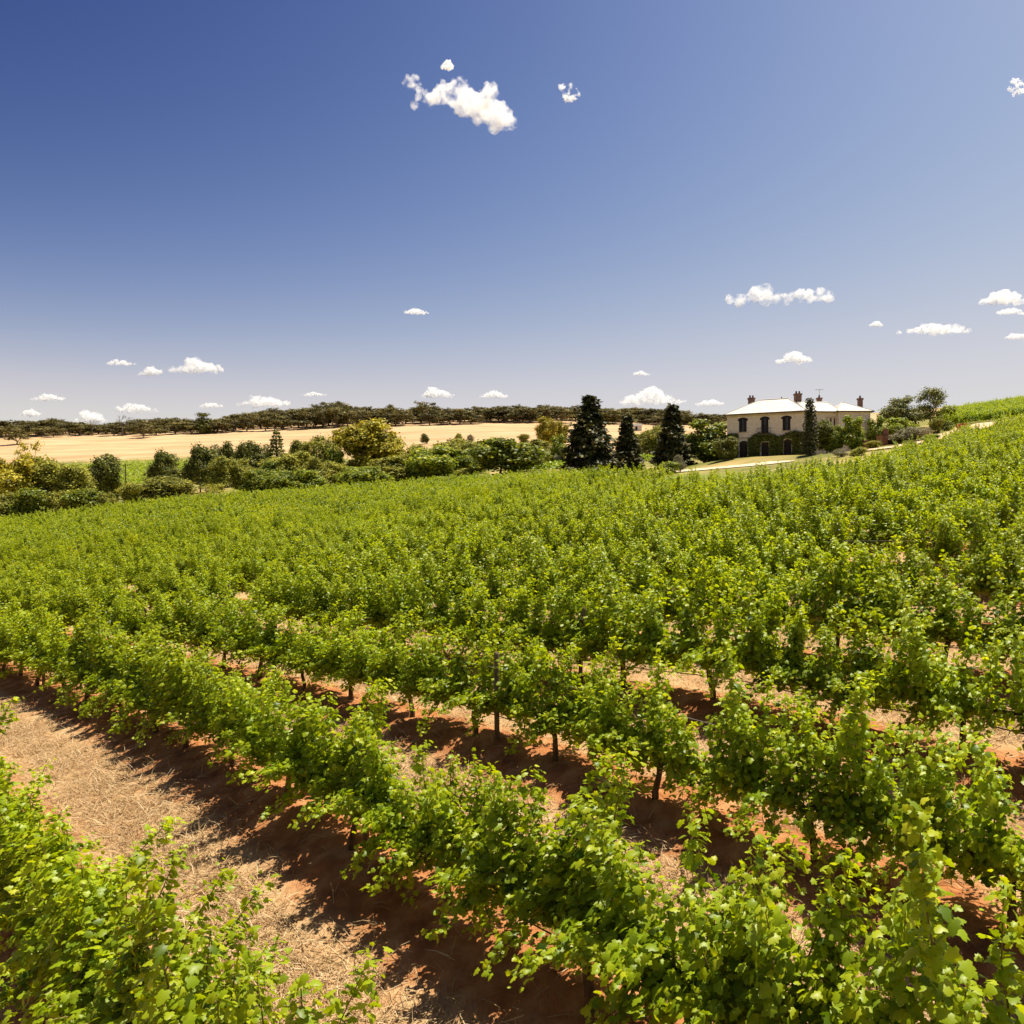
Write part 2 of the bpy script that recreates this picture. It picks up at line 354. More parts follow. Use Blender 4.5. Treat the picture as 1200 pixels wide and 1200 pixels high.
# lobed vine leaf, gently folded along the midrib
_o = [(0,0),(-.12,.22),(.02,.46),(.22,.36),(.42,.56),(.56,.30),(.78,.26),(1.0,0)]
LV = [(.36,0,.07)]+[(x, y, -.28*y*y-.10*abs(x-.4)) for x, y in _o]+[(x, -y, -.28*y*y-.10*abs(x-.4)) for x, y in _o[1:-1][::-1]]
LF = [(0, i, i+1) for i in range(1, len(LV)-1)]+[(0, len(LV)-1, 1)]
QV = [(0,0,0),(.45,.45,-.08),(1,0,-.05),(.45,-.45,-.08)]; QF = [(0,1,2,3)]
def vine_points(seed, dens=1.0, big=1.0):
    g = np.random.default_rng(seed); P = []; A = []; Nn = []; S = []; Rn = []; canes = []
    ns = g.integers(40, 49); bias = g.normal(0, .10); tall = g.uniform(.88, 1.12); gap = g.uniform(-.8, .8)
    for i in range(ns):
        x = (i+.5)/ns*2.0-1.0+g.normal(0, .08); o = np.array([x, g.normal(0, .05), .64+g.normal(0, .06)])
        kind = g.random(); L = g.uniform(.56, 1.10)*tall
        if abs(x-gap) < .16 and g.random() < .6: continue
        if kind < .54: dr = np.array([g.normal(0, .17), g.normal(bias, .22), 1.0]); dp = .10; L *= 1.06
        elif kind < .74: dr = np.array([g.normal(0, .4), g.choice([-1, 1])*g.uniform(.4, .8), .6]); dp = 1.0; L *= .85
        else: dr = np.array([g.normal(0, .5), g.choice([-1, 1])*g.uniform(.4, .9), -.05]); dp = 1.1; L *= .72
        if kind < .54 and g.random() < .24: L *= 1.45
        dr = dr/np.linalg.norm(dr); k = max(5, int(L/.055)); ss_ = np.linspace(0, L, k)
        pts = o+dr*ss_[:, None]; pts[:, 2] -= dp*ss_**2*.62
        pts[:, :2] += np.cumsum(g.normal(0, .012, (k, 2)), 0)
        canes.append(pts)
        m = max(1, int(round(k*10*dens))); idx = np.sort(g.integers(0, k, m))
        f = idx/k; sp = .080*(1-.45*f)
        off = g.normal(0, 1, (m, 3))*sp[:, None]; off[:, 2] *= .7
        c = pts[idx]+off; out = np.stack([off[:, 0]*.8, c[:, 1]*.9+off[:, 1]*2, np.zeros(m)], 1)
        nn = nrm(out+1e-6)*.55+np.array([0, 0, .75])+g.normal(0, .45, (m, 3))
        ax = np.stack([g.normal(0, .5, m), off[:, 1]*6+c[:, 1]*.8, -.45+g.normal(0, .35, m)], 1)
        P.append(c); Nn.append(nn); A.append(ax); S.append(g.uniform(.036, .098, m)*(1-.4*f**2)*big); Rn.append(np.clip(.36+.20*f*f+g.normal(0, .17, m), 0, 1))
    P = np.concatenate(P); ok = P[:, 2] > .10
    return [a[ok] for a in (P, np.concatenate(A), np.concatenate(Nn), np.concatenate(S), np.concatenate(Rn))], canes
m_vine = leaf_mat('vine_leaf', [(0, (.055, .11, .005)), (.4, (.265, .36, .008)), (.75, (.40, .46, .012)), (1, (.49, .51, .024))], (1.6, 1.45, .5), .44, .42, .3, .10)
m_bark = noise_mat('vine_bark', [(.3, (.05, .03, .018)), (.7, (.16, .10, .06))], 30, 6, .9, .6, 60, (1, 1, .3))
m_cane = noise_mat('vine_cane', [(.3, (.14, .12, .03)), (.7, (.25, .16, .06))], 12, 3, .7, 0)
NVAR = 14; FOL = []; CAN = []; TRK = []
for s in range(NVAR):
    (P, A, Nn, S, Rn), canes = vine_points(100+s)
    V, F, r = leaves(LV, LF, P, A, Nn, S, Rn)
    me = np_mesh('foliage', V, F, r); me.materials.append(m_vine); FOL.append(me)
    mb = MB()
    for c in canes: mb.tube([c[0], c[len(c)//3], c[2*len(c)//3], c[-1]], [.008, .007, .005, .003], 4, False)
    me = mb.mesh('canes', True); me.materials.append(m_cane); CAN.append(me)
    g = random.Random(s); mb = MB(); lean = g.uniform(-.12, .12)
    mb.tube([(lean*2, 0, -.3), (lean*1.6, g.uniform(-.04, .04), .15), (lean, g.uniform(-.05, .05), .36), (0, 0, .58)], [.055, .042, .036, .042], 7)
    for sg in (-1, 1): mb.tube([(0, 0, .53), (sg*.12, 0, .61), (sg*.5, g.uniform(-.03, .03), .65), (sg*.92, 0, .64)], [.034, .03, .024, .014], 6)
    me = mb.mesh('trunk', True); me.materials.append(m_bark); TRK.append(me)
# all vine positions; beyond a cross headland on the left a second block runs the other way
HX = np.array([-260, -100, -60, -40, -14, 5, 13, 22], float); HY = np.array([42, 64, 71, 75, 80.5, 92, 104, 125], float)
def headland(X): return np.interp(X, HX, HY)
vines = []
for k in range(-1, 75):
    d = D0+DS*k; t0 = rng.uniform(0, 1.9)
    for t in np.arange(-160+t0, 190, 1.95):
        t = t+rng.normal(0, .06); q = rowpos(d-(.04+.038*max(t-3, 0) if k == 0 else 0), t)
        if q[1] < 1.2 or q[1] > 132: continue
        px = 600+1000*q[0]/q[1]
        if px < -260 or px > 1460: continue
        vines.append((k, q[0], q[1], px))
va_ = np.array([(v[1], v[2]) for v in vines]); ok = infield(va_[:, 0], va_[:, 1]); vines = [v for v, o in zip(vines, ok) if o]
vines = [v for v in vines if v[0] >= 0 and rng.random() > (.015 if v[0] < 3 else .05) and (v[1] > 22 or v[2] < headland(v[1])-1.2)]
blockb = []
for r_ in range(30):
    for x_ in np.arange(-150, 20, 1.6):
        y_ = headland(x_)+1.9+3.1*r_+rng.normal(0, .08)
        if 46 < y_ < 132 and -300 < 600+1000*x_/y_ and infield(x_, y_) and rng.random() > .02: blockb.append((x_+rng.normal(0, .1), y_))
vz = gfull(np.array([v[1] for v in vines]), np.array([v[2] for v in vines]))
vrec = [(k, x, y, px, z, 600-1000*z/y) for (k, x, y, px), z in zip(vines, vz)]
bz_ = gfull(np.array([b[0] for b in blockb]), np.array([b[1] for b in blockb]))
def inview(v):
    k, x, y, px, z, py = v; top = 600-1000*(z+1.8)/y; e = 900/y
    return -e < px < 1200+e and top < 1200
near = sorted([v for v in vrec if inview(v)], key=lambda v: math.hypot(v[1], v[2]))[:300]
nearset = set((v[1], v[2]) for v in near); far = [v for v in vrec if (v[1], v[2]) not in nearset]
ORD = ['first','second','third','fourth','fifth','sixth','seventh','eighth','ninth','tenth','eleventh','twelfth','thirteenth','fourteenth','fifteenth','sixteenth','seventeenth','eighteenth','nineteenth','twentieth']
def vine_label(k, px):
    side = 'beside the left edge' if px < 240 else 'left of the middle' if px < 480 else 'around the middle' if px < 720 else 'right of the middle' if px < 960 else 'beside the right edge'
    if k == 0: return 'bushy green grapevine in the lower left corner, nearest of all rows'
    if k == 1: return f'leafy grapevine bordering the straw alley, second row from the camera, {side}'
    return f'leafy grapevine in the {ORD[min(k, 19)]} row counted from the camera, {side}'
for i, (k, x, y, px, z, py) in enumerate(near):
    o = empty('grapevine', (x, y, z-.04), TH+math.pi/2+bang(x*U[0]+y*U[1])+(math.pi if rng.random() < .5 else 0)+rng.normal(0, .06))
    s = rng.uniform(.92, 1.15)*(1.04 if k == 0 else 1); o.scale = (rng.uniform(.94, 1.08), s*rng.uniform(1.0, 1.28), s)
    tag(o, vine_label(k, px), 'grapevine', f'{ORD[min(k,19)]} row of grapevines')
    j = int(rng.integers(0, NVAR))
    link('trunk', TRK[int(rng.integers(0, NVAR))], None, o); link('canes', CAN[j], None, o); link('foliage', FOL[j], None, o)
# the remaining vines: one mass
def mass(name, recs, label, protos):
    Vs, Fs, Rs = [], [], []; off = 0
    for (x, y, z, rz, sx, sz, lod) in recs:
        (P, A, Nn, S, Rn) = protos[lod][int(rng.integers(0, len(protos[lod])))]
        c, s = math.cos(rz), math.sin(rz); M = np.array([[c, -s, 0], [s, c, 0], [0, 0, 1]])
        P2 = (P*np.array([sx, sz*1.0, sz]))@M.T+np.array([x, y, z])
        V, F, r = leaves(QV, QF, P2, A@M.T, Nn@M.T, S, np.clip(Rn-.05+rng.normal(0, .08), 0, 1))
        Vs.append(V); Fs.append(F+off); Rs.append(r); off += len(V)
    o = link(name, np_mesh(name, np.concatenate(Vs), np.concatenate(Fs), np.concatenate(Rs)), m_vine)
    return tag(o, label, 'vineyard', None, 'stuff')
PRO = [[vine_points(300+s, .75, 1.2)[0] for s in range(10)], [vine_points(330+s, .5, 1.5)[0] for s in range(10)], [vine_points(360+s, .32, 1.95)[0] for s in range(10)]]
mass('vineyard_rows', [(x, y, z-.04, TH+math.pi/2+bang(x*U[0]+y*U[1])+(math.pi if rng.random() < .5 else 0), rng.uniform(.74, .94), rng.uniform(.78, 1.22), 0 if y < 50 else 1 if y < 85 else 2) for (k, x, y, px, z, py) in far]+[(x, y, z-.04, .2+(math.pi if rng.random() < .5 else 0), 1.08, rng.uniform(.88, 1.05), 1 if y < 85 else 2) for (x, y), z in zip(blockb, bz_)], 'green vine rows filling the slope beyond the nearest vines', PRO)
# upper right block
up = []
for d in np.arange(0, 80, 3.0):
    for t in np.arange(-30, 90, 1.9):
        x, y = 72+t*.95-d*.1, 131+d+t*.12
        px = 600+1000*x/y
        if 1104 < px < 1420: up.append((x, y, gz(x, y), .12+rng.choice([0, math.pi]), 1.1, rng.uniform(.9, 1.2), 2))
mass('upper_vineyard', up, 'vine rows on the crest at the upper right', PRO)
def far_rows(name, pts, label, heading=.1, spacing=3.2, h=1.5):
    poly = np.array([at(*q) for q in pts]); x0, y0 = poly.min(0); x1, y1 = poly.max(0)
    P = []; c, s = math.cos(heading), math.sin(heading)
    for v in np.arange(-200, 200, spacing):
        t = np.repeat(np.arange(-160, 160, .22), 4); t = t+rng.normal(0, .15, len(t))
        cx, cy_ = (x0+x1)/2, (y0+y1)/2
        X = cx+t*c-v*s; Y = cy_+t*s+v*c; P.append(np.stack([X, Y], 1))
    P = np.concatenate(P); ins = np.zeros(len(P), bool)
    for i in range(len(poly)):
        a, b = poly[i], poly[(i+1) % len(poly)]
        cr = ((a[1] > P[:, 1]) != (b[1] > P[:, 1])) & (P[:, 0] < (b[0]-a[0])*(P[:, 1]-a[1])/(b[1]-a[1]+1e-12)+a[0])
        ins ^= cr
    P = P[ins]; k = len(P); P3 = np.stack([P[:, 0], P[:, 1]+rng.normal(0, .3, k), ground(P[:, 0], P[:, 1])+rng.uniform(.3, h, k)], 1)
    V, F, r = leaves(QV, QF, P3, rng.normal(0, 1, (k, 3)), rng.normal(0, .5, (k, 3))+np.array([0, -.2, .9]), rng.uniform(.3, .5, k), np.clip(rng.normal(.3, .15, k), 0, 1))
    return tag(link(name, np_mesh(name, V, F, r), m_vine), label, 'vineyard', None, 'stuff')
far_rows('valley_vineyard', [(-150,205),(120,205),(252,225),(250,292),(170,300),(-150,300)], 'bright green vineyard block across the valley at left', .05)
far_rows('creek_vineyard', [(596,146),(700,146),(735,170),(596,176)], 'bright green vine block left of the dark conifers', .25)
far_rows('hill_foot_vineyard', [(715,185),(790,185),(780,235),(722,235)], 'green vine patch between the dark conifers', .1)
# ------------------------------------------------------------------ trellis: posts, wires, drip hoses
m_post = noise_mat('weathered_post', [(.3, (.07, .05, .035)), (.7, (.20, .15, .10))], 14, 5, .9, .4, 40, (1, 1, .2))
m_wire = noise_mat('galvanised_wire', [(.3, (.35, .33, .30)), (.7, (.5, .48, .45))], 5, 2, .45, 0, spec=.5)
m_hose = noise_mat('drip_hose', [(.3, (.035, .018, .012)), (.7, (.07, .035, .022))], 5, 2, .6, 0)
for k in range(0, 9):
    d = D0+DS*k; tt = [t for t in np.arange(-40, 60, .6)]
    pts = []
    for t in tt:
        q = rowpos(d, t)
        if q[1] < 1.5 or q[1] > 48: continue
        px = 600+1000*q[0]/q[1]
        if -250 < px < 1450: pts.append((t, q[0], q[1]))
    if len(pts) < 4: continue
    base = np.array([gfull(np.array([x]), np.array([y]))[0] for t, x, y in pts])
    bs = np.convolve(np.pad(base, 3, 'edge'), np.ones(7)/7, 'valid')
    if k == 0: continue
    o = empty('trellis_wire', (pts[0][1], pts[0][2], bs[0])); tag(o, f'thin steel trellis wires along the {ORD[k]} vine row from the camera', 'trellis wire', 'trellis wires of the vine rows')
    b0 = np.array([pts[0][1], pts[0][2], bs[0]])
    for hh in (.65, 1.1):
        mb = MB(); mb.tube([tuple(np.array([x, y, z+hh])-b0) for (t, x, y), z in zip(pts, bs)], .0018, 4, False); mb.build('wire', m_wire, o)
    mb = MB(); mb.tube([(x, y, z+.40+.03*math.sin(t*1.7)) for (t, x, y), z in zip(pts, bs)], .008, 5, False)
    tag(mb.build('drip_hose', m_hose), f'dark drip hose strung low along the {ORD[k]} vine row from the camera', 'hose', 'drip hoses under the vines')
post_me = None
for k in range(1, 7):
    d = D0+DS*k
    for t in np.arange(-40+k*1.3, 60, 7.8):
        q = rowpos(d, t+.9)
        if q[1] < 2.5 or q[1] > 34: continue
        px = 600+1000*q[0]/q[1]
        if not (-120 < px < 1320): continue
        if post_me is None:
            mb = MB(); mb.tube([(0,0,-.4),(0,0,.6),(.01,0,1.32),(.01,0,1.36)], [.042,.04,.038,.03], 8); post_me = mb.mesh('trellis_post', True); post_me.materials.append(m_post)
        z = float(gfull(np.array([q[0]]), np.array([q[1]]))[0])
        o = link('trellis_post', post_me); o.location = (q[0], q[1], z-.03); o.rotation_euler = (rng.normal(0, .03), rng.normal(0, .03), rng.uniform(0, 6))
        side = 'left' if px < 400 else 'middle' if px < 800 else 'right'
        tag(o, f'weathered wooden trellis post in the {ORD[k]} vine row from the camera, {side} stretch', 'post', 'trellis posts among the vines')
# ------------------------------------------------------------------ straw in the alleys
def straw_obj():
    k = 330000; d = D0+DS*np.minimum(rng.integers(-1, 7, k), rng.integers(-1, 7, k))+DS/2+rng.normal(0, .50, k); r = rng.random(k)
    t = -9+34*rng.random(k)**1.3; db = d+bend(t); X = N[0]*db+U[0]*t; Y = N[1]*db+U[1]*t
    px = 600+1000*X/np.maximum(Y, .1); m = (Y > 3.5) & (px > -120) & (px < 1320) & (vnoise(X*1.2, Y*1.2, 77) > rng.random(k)*.55)
    X, Y = X[m], Y[m]; k = len(X); z = gfull(X, Y)
    ang = rng.uniform(0, 6.283, k); el = np.abs(rng.normal(0, .35, k))
    A = np.stack([np.cos(ang)*np.cos(el), np.sin(ang)*np.cos(el), np.sin(el)], 1)
    tv = [(0, .016, 0), (0, -.016, 0), (.55, -.015, .10), (.55, .015, .10), (1, 0, .02)]
    V, F, r = leaves(tv, [(0, 1, 2), (0, 2, 3), (3, 2, 4)], np.stack([X, Y, z+.006], 1), A, rng.normal(0, .35, (k, 3))+np.array([0, 0, 1]), rng.uniform(.10, .30, k), rng.random(k))
    m_ = leaf_mat('straw', [(0, (.25, .145, .06)), (.5, (.47, .315, .155)), (.9, (.61, .455, .255)), (1, (.69, .56, .37))], (1, .9, .7), .2, .6, .3, 0)
    tag(link('dry_straw', np_mesh('dry_straw', V, F, r), m_), 'dry cut straw littering the alleys between vine rows', 'straw', None, 'stuff')
    # sparse green weeds
    k = 2600; cx = rng.integers(0, 90, k); cd = rng.integers(-1, 6, 90)*DS+D0+DS/2+rng.uniform(-1.1, 1.1, 90); ct = rng.uniform(-8, 22, 90)
    d = cd[cx]+rng.normal(0, .16, k); t = ct[cx]+rng.normal(0, .22, k); db = d+bend(t); X = N[0]*db+U[0]*t; Y = N[1]*db+U[1]*t
    m = Y > 4; X, Y = X[m], Y[m]; k = len(X); ang = rng.uniform(0, 6.283, k)
    A = np.stack([np.cos(ang)*.6, np.sin(ang)*.6, np.full(k, .8)], 1)
    V, F, r = leaves(tv, [(0, 1, 2), (0, 2, 3), (3, 2, 4)], np.stack([X, Y, gfull(X, Y)], 1), A, rng.normal(0, 1, (k, 3)), rng.uniform(.06, .18, k), rng.random(k))
    m2 = leaf_mat('weed', [(0, (.12, .15, .03)), (1, (.30, .30, .08))], (1.2, 1.2, .7), .35, .6, .3, 0)
    tag(link('green_weeds', np_mesh('green_weeds', V, F, r), m2), 'small green weeds sprouting through the straw', 'weeds', None, 'stuff')
straw_obj()

# ------------------------------------------------------------------ trees
def crown_pts(g, blobs, n, shell=.55):
    B = np.array(blobs, float); wgt = (B[:, 3]*B[:, 4]*B[:, 5])**(2/3); wgt /= wgt.sum()
    i = g.choice(len(B), n, p=wgt); v = nrm(g.normal(0, 1, (n, 3))); r = g.random(n)**shell
    P = B[i, :3]+v*B[i, 3:6]*r[:, None]
    return P, v
def crown(name, seed, blobs, n, ls, m, up=.35, rnd_bias=0, clump=0, lev=None, asp=1.0):
    g = np.random.default_rng(seed)
    if clump:                                   # leaves gather into sprays with gaps between
        cN = max(8, n//clump); cc, cv = crown_pts(g, blobs, cN, .38); i = g.integers(0, cN, n)
        cr = g.normal(0, 1, (n, 3))*(lev or ls*1.7); cr[:, 2] *= .6; P = cc[i]+cr; v = nrm(cv[i]*.6+nrm(cr)*.6)
        rb = g.normal(0, .16, cN)[i]
    else: P, v = crown_pts(g, blobs, n); rb = 0
    Nn = v*.8+np.array([0, 0, up])+g.normal(0, .5, (n, 3))
    tv = [(x-.5, y*asp, z) for x, y, z in QV]
    V, F, r = leaves(tv, QF, P, g.normal(0, 1, (n, 3)), Nn, g.uniform(.6, 1.35, n)*ls, np.clip(.42+rnd_bias+g.normal(0, .2, n)+rb, 0, 1))
    me = np_mesh(name, V, F, r); me.materials.append(m); return me
m_trunk = noise_mat('tree_bark', [(.3, (.07, .05, .035)), (.7, (.20, .16, .12))], 4, 6, .9, .6, 12, (1, 1, .3))
m_pale = noise_mat('gum_bark', [(.3, (.20, .15, .11)), (.6, (.38, .32, .26)), (.8, (.46, .40, .34))], 2, 5, .8, .3, 12, (1, 1, .3))
def trunk_mesh(seed, h, r, limbs, m, lean=.2):
    g = random.Random(seed); mb = MB(); top = Vector((g.uniform(-lean, lean), g.uniform(-lean, lean), h))
    mb.tube([(0, 0, -.5), (top.x*.2, top.y*.2, h*.33), (top.x*.6, top.y*.6, h*.7), top], [r*1.25, r*.9, r*.75, r*.6], 8)
    for b in limbs:
        b = Vector(b[:3]); mid = top.lerp(b, .5)+Vector((g.uniform(-.2, .2), g.uniform(-.2, .2), -.12*(b-top).length))
        mb.tube([top*.98, mid, b], [r*.5, r*.3, r*.12], 6)
    me = mb.mesh('trunk', True); me.materials.append(m); return me
L_gum = leaf_mat('gum_leaf', [(0, (.05, .045, .015)), (.4, (.13, .115, .033)), (.75, (.24, .20, .055)), (1, (.34, .27, .08))], (1.1, 1.05, .7), .2, .6, .25, .25)
L_olive = leaf_mat('olive_leaf', [(0, (.07, .08, .013)), (.4, (.25, .26, .034)), (.75, (.44, .42, .058)), (1, (.58, .51, .09))], (1.2, 1.1, .6), .3, .6, .25, .2)
L_gold = leaf_mat('golden_leaf', [(0, (.10, .095, .009)), (.4, (.34, .31, .02)), (.75, (.56, .48, .035)), (1, (.66, .54, .05))], (1.2, 1.05, .5), .3, .6, .25, .15)
L_green = leaf_mat('broad_leaf', [(0, (.055, .085, .010)), (.4, (.19, .245, .020)), (.75, (.36, .39, .035)), (1, (.50, .48, .06))], (1.4, 1.3, .6), .35, .5, .3, .2)
L_dark = leaf_mat('dark_leaf', [(0, (.035, .045, .008)), (.4, (.125, .14, .02)), (.75, (.27, .27, .036)), (1, (.42, .38, .06))], (1.2, 1.2, .7), .2, .55, .3, .15)
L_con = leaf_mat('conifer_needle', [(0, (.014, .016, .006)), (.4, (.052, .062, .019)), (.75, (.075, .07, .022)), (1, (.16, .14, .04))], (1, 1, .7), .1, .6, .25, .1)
L_grey = leaf_mat('grey_olive_leaf', [(0, (.07, .08, .03)), (.4, (.20, .21, .075)), (.75, (.36, .35, .13)), (1, (.50, .46, .2))], (1.1, 1.1, .7), .3, .6, .25, .1)
L_pale = leaf_mat('silver_leaf', [(0, (.10, .10, .05)), (.5, (.27, .25, .14)), (1, (.46, .41, .27))], (1, 1, .7), .2, .7, .2, .1)
L_brown = leaf_mat('rusty_leaf', [(0, (0.130, 0.065, 0.016)), (.5, (0.338, 0.195, 0.046)), (1, (0.520, 0.338, 0.091))], (1.1, 1, .6), .25, .7, .2, .1)
VARS = {}
def gum(seed, H=9., tall=False):
    g = random.Random(seed); bl = []
    n = g.randint(12, 16); th = H*(.18 if not tall else .5)
    for i in range(n):
        a = g.uniform(0, 6.28); rr = g.uniform(.4, 1)*H*.30; z = g.uniform(th+.10*H, H*.84)-.05*rr; r = g.uniform(.12, .19)*H
        bl.append((rr*math.cos(a), rr*math.sin(a), z, r, r, r*g.uniform(.5, .75)))
    bl.append((0, 0, H*.86, H*.15, H*.15, H*.10))
    if tall:
        bl = [(x*.9, y*.9, z, a*.72, b*.72, c*.7) for x, y, z, a, b, c in bl]
    return crown('crown', seed, bl, 2400 if not tall else 1200, .40, L_gum, .5, 0, 16, .38), trunk_mesh(seed, th, .22, bl[:7], m_pale, .5)
def bush(seed, H, W, m, n=3600, ls=.30, low=.02, clump=12, trunk=True, peaks=7):
    g = random.Random(seed); bl = [(g.uniform(-.05, .05)*W, 0, H*.46, W*.31, W*.31, H*.38)]
    for i in range(peaks):
        a = g.uniform(0, 6.28); rr = g.uniform(.45, 1.1)*W*.31; z = g.uniform(.16, .80)*H; r = g.uniform(.12, .24)*W
        bl.append((rr*math.cos(a), rr*math.sin(a), max(z, r*.8), r, r, r*g.uniform(.8, 1.15)*H/W))
    for i in range(4):
        a = g.uniform(0, 6.28); q_ = g.uniform(.08, .24); bl.append((math.cos(a)*W*q_, math.sin(a)*W*q_, H*g.uniform(.72, .93), W*g.uniform(.08, .15), W*.12, H*.10))
    bl = [(x, y, z+low*H, a, b, c) for x, y, z, a, b, c in bl]
    return crown('crown', seed, bl, int(n*2.8), ls*1.12, m, .5, 0, clump, ls*1.1), trunk_mesh(seed, H*(.18+low), .16, bl[1:6], m_trunk, .2)
def conifer(seed, H=10., W=6.4):
    g = np.random.default_rng(seed); P = []; A = []; Nn = []; Rr = []; z = .25
    lev = []
    while z < H*.97:
        lev.append(z); z += H*.040*(1-.3*z/H)
    for z in lev:
        f = z/H; rad = W*.5*(1-f)**.92*(1.0 if f > .10 else .85)+.28; nb = max(6, int(20*(1-f)+5)); ph = g.uniform(0, 6.28)
        for b in range(nb):
            az = g.uniform(0, 6.283); L = rad*g.uniform(.62, 1.15)*(1+.16*math.sin(2*az+ph)+.12*math.sin(5*az+z*2)); k = int(12+30*L/(W*.5)); s = g.random(k)**.75*L
            dz = -.22*s+.10*s*s/(W*.5)+g.normal(0, .10, k)+.25*(f > .8)*s
            d = np.array([math.cos(az), math.sin(az), 0]); sd = np.array([-d[1], d[0], 0]); wd = g.normal(0, .18+.10*L, k)*(1-.5*s/L)
            P.append(d*s[:, None]+sd*wd[:, None]+np.stack([0*s, 0*s, z+dz], 1)); A.append(d+sd*(wd*1.5)[:, None]+np.array([0, 0, -.15])+g.normal(0, .3, (k, 3)))
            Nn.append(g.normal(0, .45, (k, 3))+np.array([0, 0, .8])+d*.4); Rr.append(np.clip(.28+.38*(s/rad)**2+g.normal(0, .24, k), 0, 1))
    P = np.concatenate(P); V, F, r = leaves([(x, y*.75, zz) for x, y, zz in QV], QF, P, np.concatenate(A), np.concatenate(Nn), g.uniform(.32, .66, len(P)), np.concatenate(Rr))
    me = np_mesh('crown', V, F, r); me.materials.append(L_con)
    mb = MB(); mb.tube([(0, 0, -.5), (0, 0, H*.4), (0, 0, H*.95)], [.28, .2, .04], 8); tm = mb.mesh('trunk', True); tm.materials.append(m_trunk)
    return me, tm
def bunya(seed, H=11., W=5.5):
    g = np.random.default_rng(seed); bl = []
    for z in np.arange(.8, H*.92, .62):
        r = W*.5*(1-z/H)**.6*g.uniform(.75, 1.1)
        for b in range(7):
            a = b/7*6.283+z*3; bl.append((math.cos(a)*r*.7, math.sin(a)*r*.7, z-.15*r, r*.40, r*.40, .34))
    bl.append((0, 0, H*.93, .5, .5, .6))
    me = crown('crown', seed, bl, 5000, .3, L_dark, .5, .12, 0)
    mb = MB(); mb.tube([(0, 0, -.5), (0, 0, H*.4), (0, 0, H*.95)], [.28, .2, .05], 8); tm = mb.mesh('trunk', True); tm.materials.append(m_trunk)
    return me, tm
def column(seed, H=8., W=1.7):
    g = random.Random(seed); bl = []
    for z in np.linspace(.5, H*.95, 16):
        f = z/H; r = W*.5*(1-.75*max(0, f-.25)**1.3)*(.8 if f < .08 else 1); bl.append((g.uniform(-.1, .1), g.uniform(-.1, .1), z, r, r, H*.06))
    me = crown('crown', seed, bl, 3800, .24, L_con, .2, .12, 0, asp=.6)
    mb = MB(); mb.tube([(0, 0, -.5), (0, 0, H*.6)], [.14, .06], 8); tm = mb.mesh('trunk', True); tm.materials.append(m_trunk)
    return me, tm
def sparse(seed, H=8., m=None, n=900, W=5., spread=9):
    g = random.Random(seed); bl = []
    for i in range(spread):
        a = g.uniform(0, 6.28); rr = g.uniform(.3, 1)*W*.45; r = g.uniform(.09, .15)*W
        bl.append((rr*math.cos(a), rr*math.sin(a), g.uniform(.5, .92)*H, r*1.4, r*1.4, r*.7))
    return crown('crown', seed, bl, n, .26, m, .5, .1, 16, .32), trunk_mesh(seed, H*.42, .12, bl, m_trunk, .3)
def bare(seed, H=10.):
    g = random.Random(seed); mb = MB()
    def br(p, d, L, r, k):
        e = p+d*L; mid = p.lerp(e, .5)+Vector((g.uniform(-.1, .1), g.uniform(-.1, .1), 0))*L
        mb.tube([p, mid, e], [r, r*.8, r*.55], 5)
        if k == 0: return
        for i in range(3 if k > 1 else 4):
            nd = (d+Vector((g.uniform(-.9, .9), g.uniform(-.9, .9), g.uniform(-.1, .7)))).normalized(); br(p.lerp(e, g.uniform(.6, 1)), nd, L*g.uniform(.55, .75), r*.5, k-1)
    br(Vector((0, 0, -.3)), Vector((0, 0, 1)), H*.38, .25, 4)
    me = mb.mesh('branches', True); me.materials.append(m_trunk); return me, None
def variant(key, fn):
    if key not in VARS: VARS[key] = fn()
    return VARS[key]
def mesh_dim(me):
    c = np.empty(len(me.vertices)*3, np.float32); me.vertices.foreach_get('co', c); c = c.reshape(-1, 3)
    return np.percentile(c[:, 2], 99.7), np.percentile(c[:, 0], 99)-np.percentile(c[:, 0], 1)
def plant(kind, px, Z, ytop, wpx, name, label, cat='tree', group=None, base=None):
    cm, tm = kind; x, y = at(px, Z); z0 = gz(x, y)-.08
    ht = (600-ytop)/1000*Z-z0; h0, w0 = mesh_dim(cm)
    o = empty(name, (x, y, z0), rng.uniform(0, 6.28)); s = wpx/1000*Z/w0; o.scale = (s, s, max(ht, .3)/h0)
    tag(o, label, cat, group)
    link('crown' if tm else 'branches', cm, None, o)
    if tm: link('trunk', tm, None, o)
    return o
